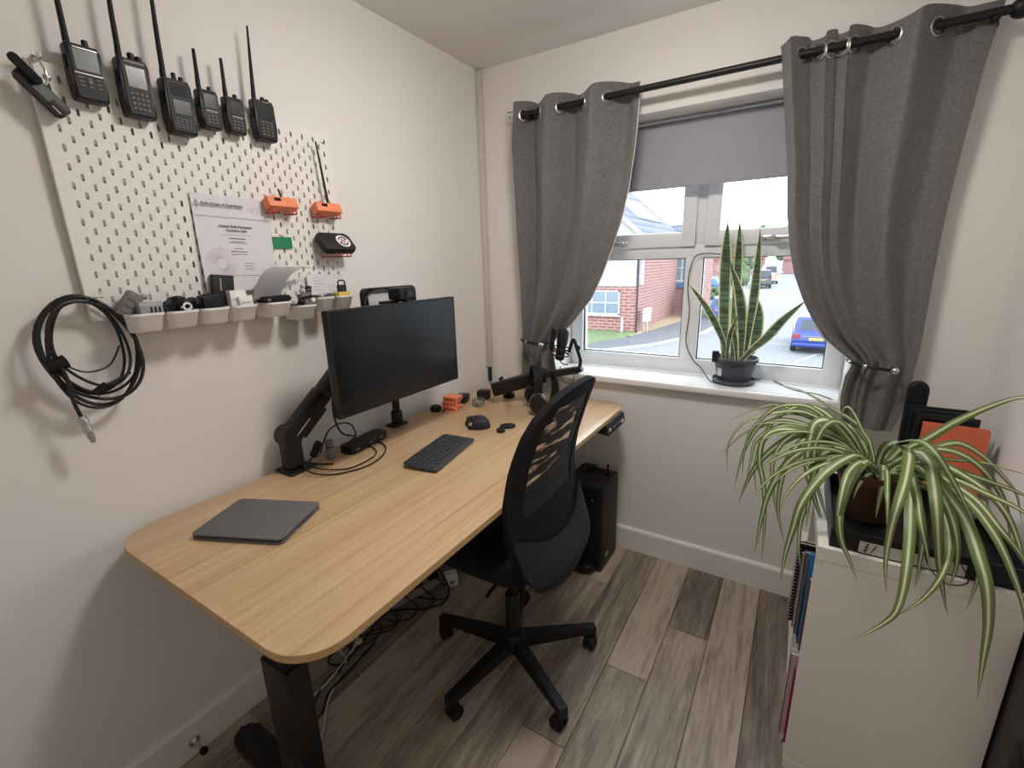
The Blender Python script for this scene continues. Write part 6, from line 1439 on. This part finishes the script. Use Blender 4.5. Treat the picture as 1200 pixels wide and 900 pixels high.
# ---- vehicles
MT['tyre'] = mat('tyre', (.02, .02, .022), .8); MT['carglass'] = mat('car_glass', (.03, .04, .06), .08, var=.02); MT['taillight'] = mat('tail_light', oc(190, 60, 70), .25)
MT['plate'] = mat('yellow_plate', oc(226, 196, 110), .5)
def car(label, x, y, rz, col, L_=4.3, W_=1.78, H_=1.52, kind='hatch'):
    t = thing('parked_car', label, 'car', (x, y, G), 'cars parked along the street', rz=rz)
    T = Matrix.Translation((x, y, G+.005)) @ Matrix.Rotation(rz, 4, 'Z')      # local y forward, rear at y = 0
    mt = mat('car_paint', col, .22, var=.02, coat=.4)
    def ext(prof, w0, w1, zs=None):        # side profile (y, z) swept across the width, narrowing with height
        n = len(prof); zmax = max(z for _, z in prof); zmin = min(z for _, z in prof)
        def ww(z): return (w0+(w1-w0)*(z-zmin)/(zmax-zmin))/2
        V = [(-ww(z), yy, z) for yy, z in prof]+[(ww(z), yy, z) for yy, z in prof]
        b = bmesh.new(); vs = [b.verts.new(v) for v in V]
        for f in [tuple(range(n)), tuple(range(2*n-1, n-1, -1))]+[(i, n+i, n+(i+1) % n, (i+1) % n) for i in range(n)]: b.faces.new([vs[q] for q in f])
        bmesh.ops.recalc_face_normals(b, faces=list(b.faces))
        bmesh.ops.bevel(b, geom=list(b.edges), offset=.06, segments=2, affect='EDGES', profile=.5, clamp_overlap=True)
        mb = MB(T); mb._merge(b); return mb
    bz = H_*.60
    ext([(0.05, .30), (0, .55), (.06, bz), (L_*.30, bz+.02), (L_*.74, bz), (L_-.12, bz-.14), (L_, .52), (L_-.06, .28)], W_, W_*.95).build('body', mt, t)
    if kind == 'van': cab = [(.04, bz-.02), (.10, H_), (L_*.68, H_), (L_*.80, H_-.1), (L_*.93, bz-.02)]
    else: cab = [(.10, bz-.02), (.42, H_-.05), (.75, H_), (L_*.50, H_), (L_*.74, bz-.02)]
    ca = ext(cab, W_*.93, W_*.76).build('cabin', mt, t)
    z0_, z1_ = bz+.06, H_-.14
    ya = lambda z: (.10+.32*(z-bz+.02)/(H_-.05-bz+.02) if kind != 'van' else .04+.06*(z-bz)/(H_-bz))-.015
    MB(T).hexa([(-W_*.36, ya(z0_), z0_), (W_*.36, ya(z0_), z0_), (W_*.36, ya(z0_)+.02, z0_), (-W_*.36, ya(z0_)+.02, z0_)], [(-W_*.31, ya(z1_), z1_), (W_*.31, ya(z1_), z1_), (W_*.31, ya(z1_)+.02, z1_), (-W_*.31, ya(z1_)+.02, z1_)]).build('rear_window', MT['carglass'], ca, smooth=False)
    for s_ in (-1, 1):
        f_ = lambda z: W_*(.465+(.38-.465)*(z-bz+.02)/(H_-bz+.02))+.004
        if kind != 'van': MB(T).hexa([(s_*f_(z0_), .75, z0_), (s_*f_(z0_), L_*.62, z0_), (s_*(f_(z0_)-.02), L_*.62, z0_), (s_*(f_(z0_)-.02), .75, z0_)], [(s_*f_(z1_), .85, z1_), (s_*f_(z1_), L_*.53, z1_), (s_*(f_(z1_)-.02), L_*.53, z1_), (s_*(f_(z1_)-.02), .85, z1_)]).build('side_window', MT['carglass'], ca, smooth=False)
        MB(T).box(s_*W_*.40-.11, s_*W_*.40+.11, -.02, .05, bz-.30, bz-.10, .02, 1).build('tail_light', MT['taillight'], t)
        for yy in (.80, L_-.85): 
            wh = MB(T).cyl((s_*(W_/2-.22), yy, .315), (s_*(W_/2-.005), yy, .315), .315, n=20).build('wheel', MT['tyre'], t)
            MB(T).cyl((s_*(W_/2-.01), yy, .315), (s_*(W_/2+.006), yy, .315), .19, n=14).build('hub_cap', MT['steel'], wh)
    MB(T).box(-.26, .26, -.025, .02, bz-.36, bz-.24, .005, 1).build('number_plate', MT['plate'], t)
    MB(T).box(-W_*.47, W_*.47, -.03, .10, .30, .46, .03, 2).build('bumper', MT['dgrey'] if kind == 'van' else mt, t)
    MB(T).box(-W_*.30, W_*.30, -.012, .01, bz-.20, bz-.175).build('chrome_strip', MT['chrome'], t)
    return t
BL = oc(52, 74, 168)
car('bright blue hatchback parked nearest the window, seen from behind', 2.25, 20.75, R(0), BL, 4.3, 1.80, 1.56)
car('blue and silver hatchback parked behind the snake plant', -2.75, 31.2, R(5), oc(60, 100, 200), 4.0, 1.72, 1.48)
car('dark grey off-roader parked further up the street', -2.75, 66.5, R(9), oc(48, 54, 70), 4.6, 1.95, 2.3, 'van')
vn = car('white van with hazard stripes at the far end of the street', -2.6, 78.0, R(9), oc(225, 222, 215), 5.6, 2.15, 2.7, 'van')
Tv = Matrix.Translation((-2.6, 78.0, G)) @ Matrix.Rotation(R(9), 4, 'Z')
for s_ in (-1, 0, 1): MB(Tv).box(s_*.6-.16, s_*.6+.16, -.05, -.03, .75, 1.45).build('hazard_stripe', MT['orange'], vn, smooth=False)
car('light blue car parked side-on on a far drive', -7.6, 64.3, R(84), oc(70, 140, 215), 4.3, 1.8, 1.5)
# ---- far houses, hedges and trees
MT['leafy'] = mat('far_foliage', oc(108, 132, 96), .95, var=.35, vscale=.8)
MT['roofred'] = mat('far_red_roof', oc(150, 96, 88), .9, var=.1, vscale=.5)
def farhouse(label, x, y, w_, d_, h_, rz=0):
    t = thing('far_house', label, 'house', (x, y, G), 'far houses along the street', rz=rz)
    T = Matrix.Translation((x, y, G)) @ Matrix.Rotation(rz, 4, 'Z')
    MB(T).box(-w_/2, w_/2, 0, d_, 0, h_).build('walls', MT['brick_x'], t, smooth=False)
    mb = MB(T); V = [(-w_/2-.3, -.4, h_), (w_/2+.3, -.4, h_), (w_/2+.3, d_+.4, h_), (-w_/2-.3, d_+.4, h_), (-w_/2-.3, d_/2, h_+2.4), (w_/2+.3, d_/2, h_+2.4)]
    mb.vf(V, [(0, 1, 5, 4), (2, 3, 4, 5), (0, 4, 3), (1, 2, 5), (3, 2, 1, 0)]); mb.build('roof', MT['roofred'], t, smooth=False)
    for q in (-1, 1):
        for z in (.9, 3.2):
            o = MB(T).box(q*w_*.25-.7, q*w_*.25+.7, -.06, .02, z, z+1.2).build('window', MT['paintw'], t, smooth=False); MB(T).box(q*w_*.25-.58, q*w_*.25+.58, -.08, -.04, z+.1, z+1.1).build('pane', MT['hglass'], o, smooth=False)
farhouse('far red-roofed house left of the street beyond the blue car', -19, 84, 11, 8, 4.2, R(10))
farhouse('distant red-roofed house at the street end left of the van', -12, 118, 12, 8, 3.6, R(5))
farhouse('distant red-roofed house at the street end right of the van', 3, 122, 11, 8, 3.2, R(-4))
def bush(name, label, cat, x, y, r_, h_, seed, trunk=False):
    t = thing(name, label, cat, (x, y, G), 'far trees and hedges')
    rn = random.Random(seed); mb = MB()
    for i in range(16):
        a, q = rn.uniform(0, 2*PI), rn.random()**.5; zz = rn.random()
        mb.ball((x+r_*.7*q*math.cos(a), y+r_*.7*q*math.sin(a), G+(h_*.35 if trunk else h_*.1)+(h_*(.6 if trunk else .75))*zz), r_*rn.uniform(.28, .48)*(1-.35*zz), 8)
    mb.build('foliage', MT['leafy'], t, ang=180)
    MB().cyl((x, y, G), (x, y, G+h_*.6), .18, .1, n=8).build('trunk', MT['taupe'], t)
bush('street_tree', 'pale green tree in the gap between the far houses', 'tree', -8.6, 96, 2.6, 6.2, 1, True)
bush('street_tree', 'taller bare tree at the end of the street', 'tree', -19.5, 160, 4, 14.0, 2, True)
bush('street_tree', 'small rounded tree rising over the far roofs', 'tree', -9.5, 150, 3.2, 12.6, 3, True)
bush('street_tree', 'dark round tree at the far right of the street', 'tree', 1.2, 112, 2.0, 4.6, 4, True)
bush('street_tree', 'broad tree partly behind the right curtain edge', 'tree', -3.5, 150, 3.6, 12.0, 5, True)
bush('garden_hedge', 'low clipped hedge on the far lawn beyond the blue car', 'hedge', -9.4, 58.5, 1.5, 1.6, 6)
bush('garden_hedge', 'green hedge by the pavement in front of the far house', 'hedge', -5.6, 47.0, 1.0, 1.4, 7)
bush('garden_hedge', 'leafy hedge beside the dark off-roader', 'hedge', -6.9, 74, 2.2, 3.4, 8)
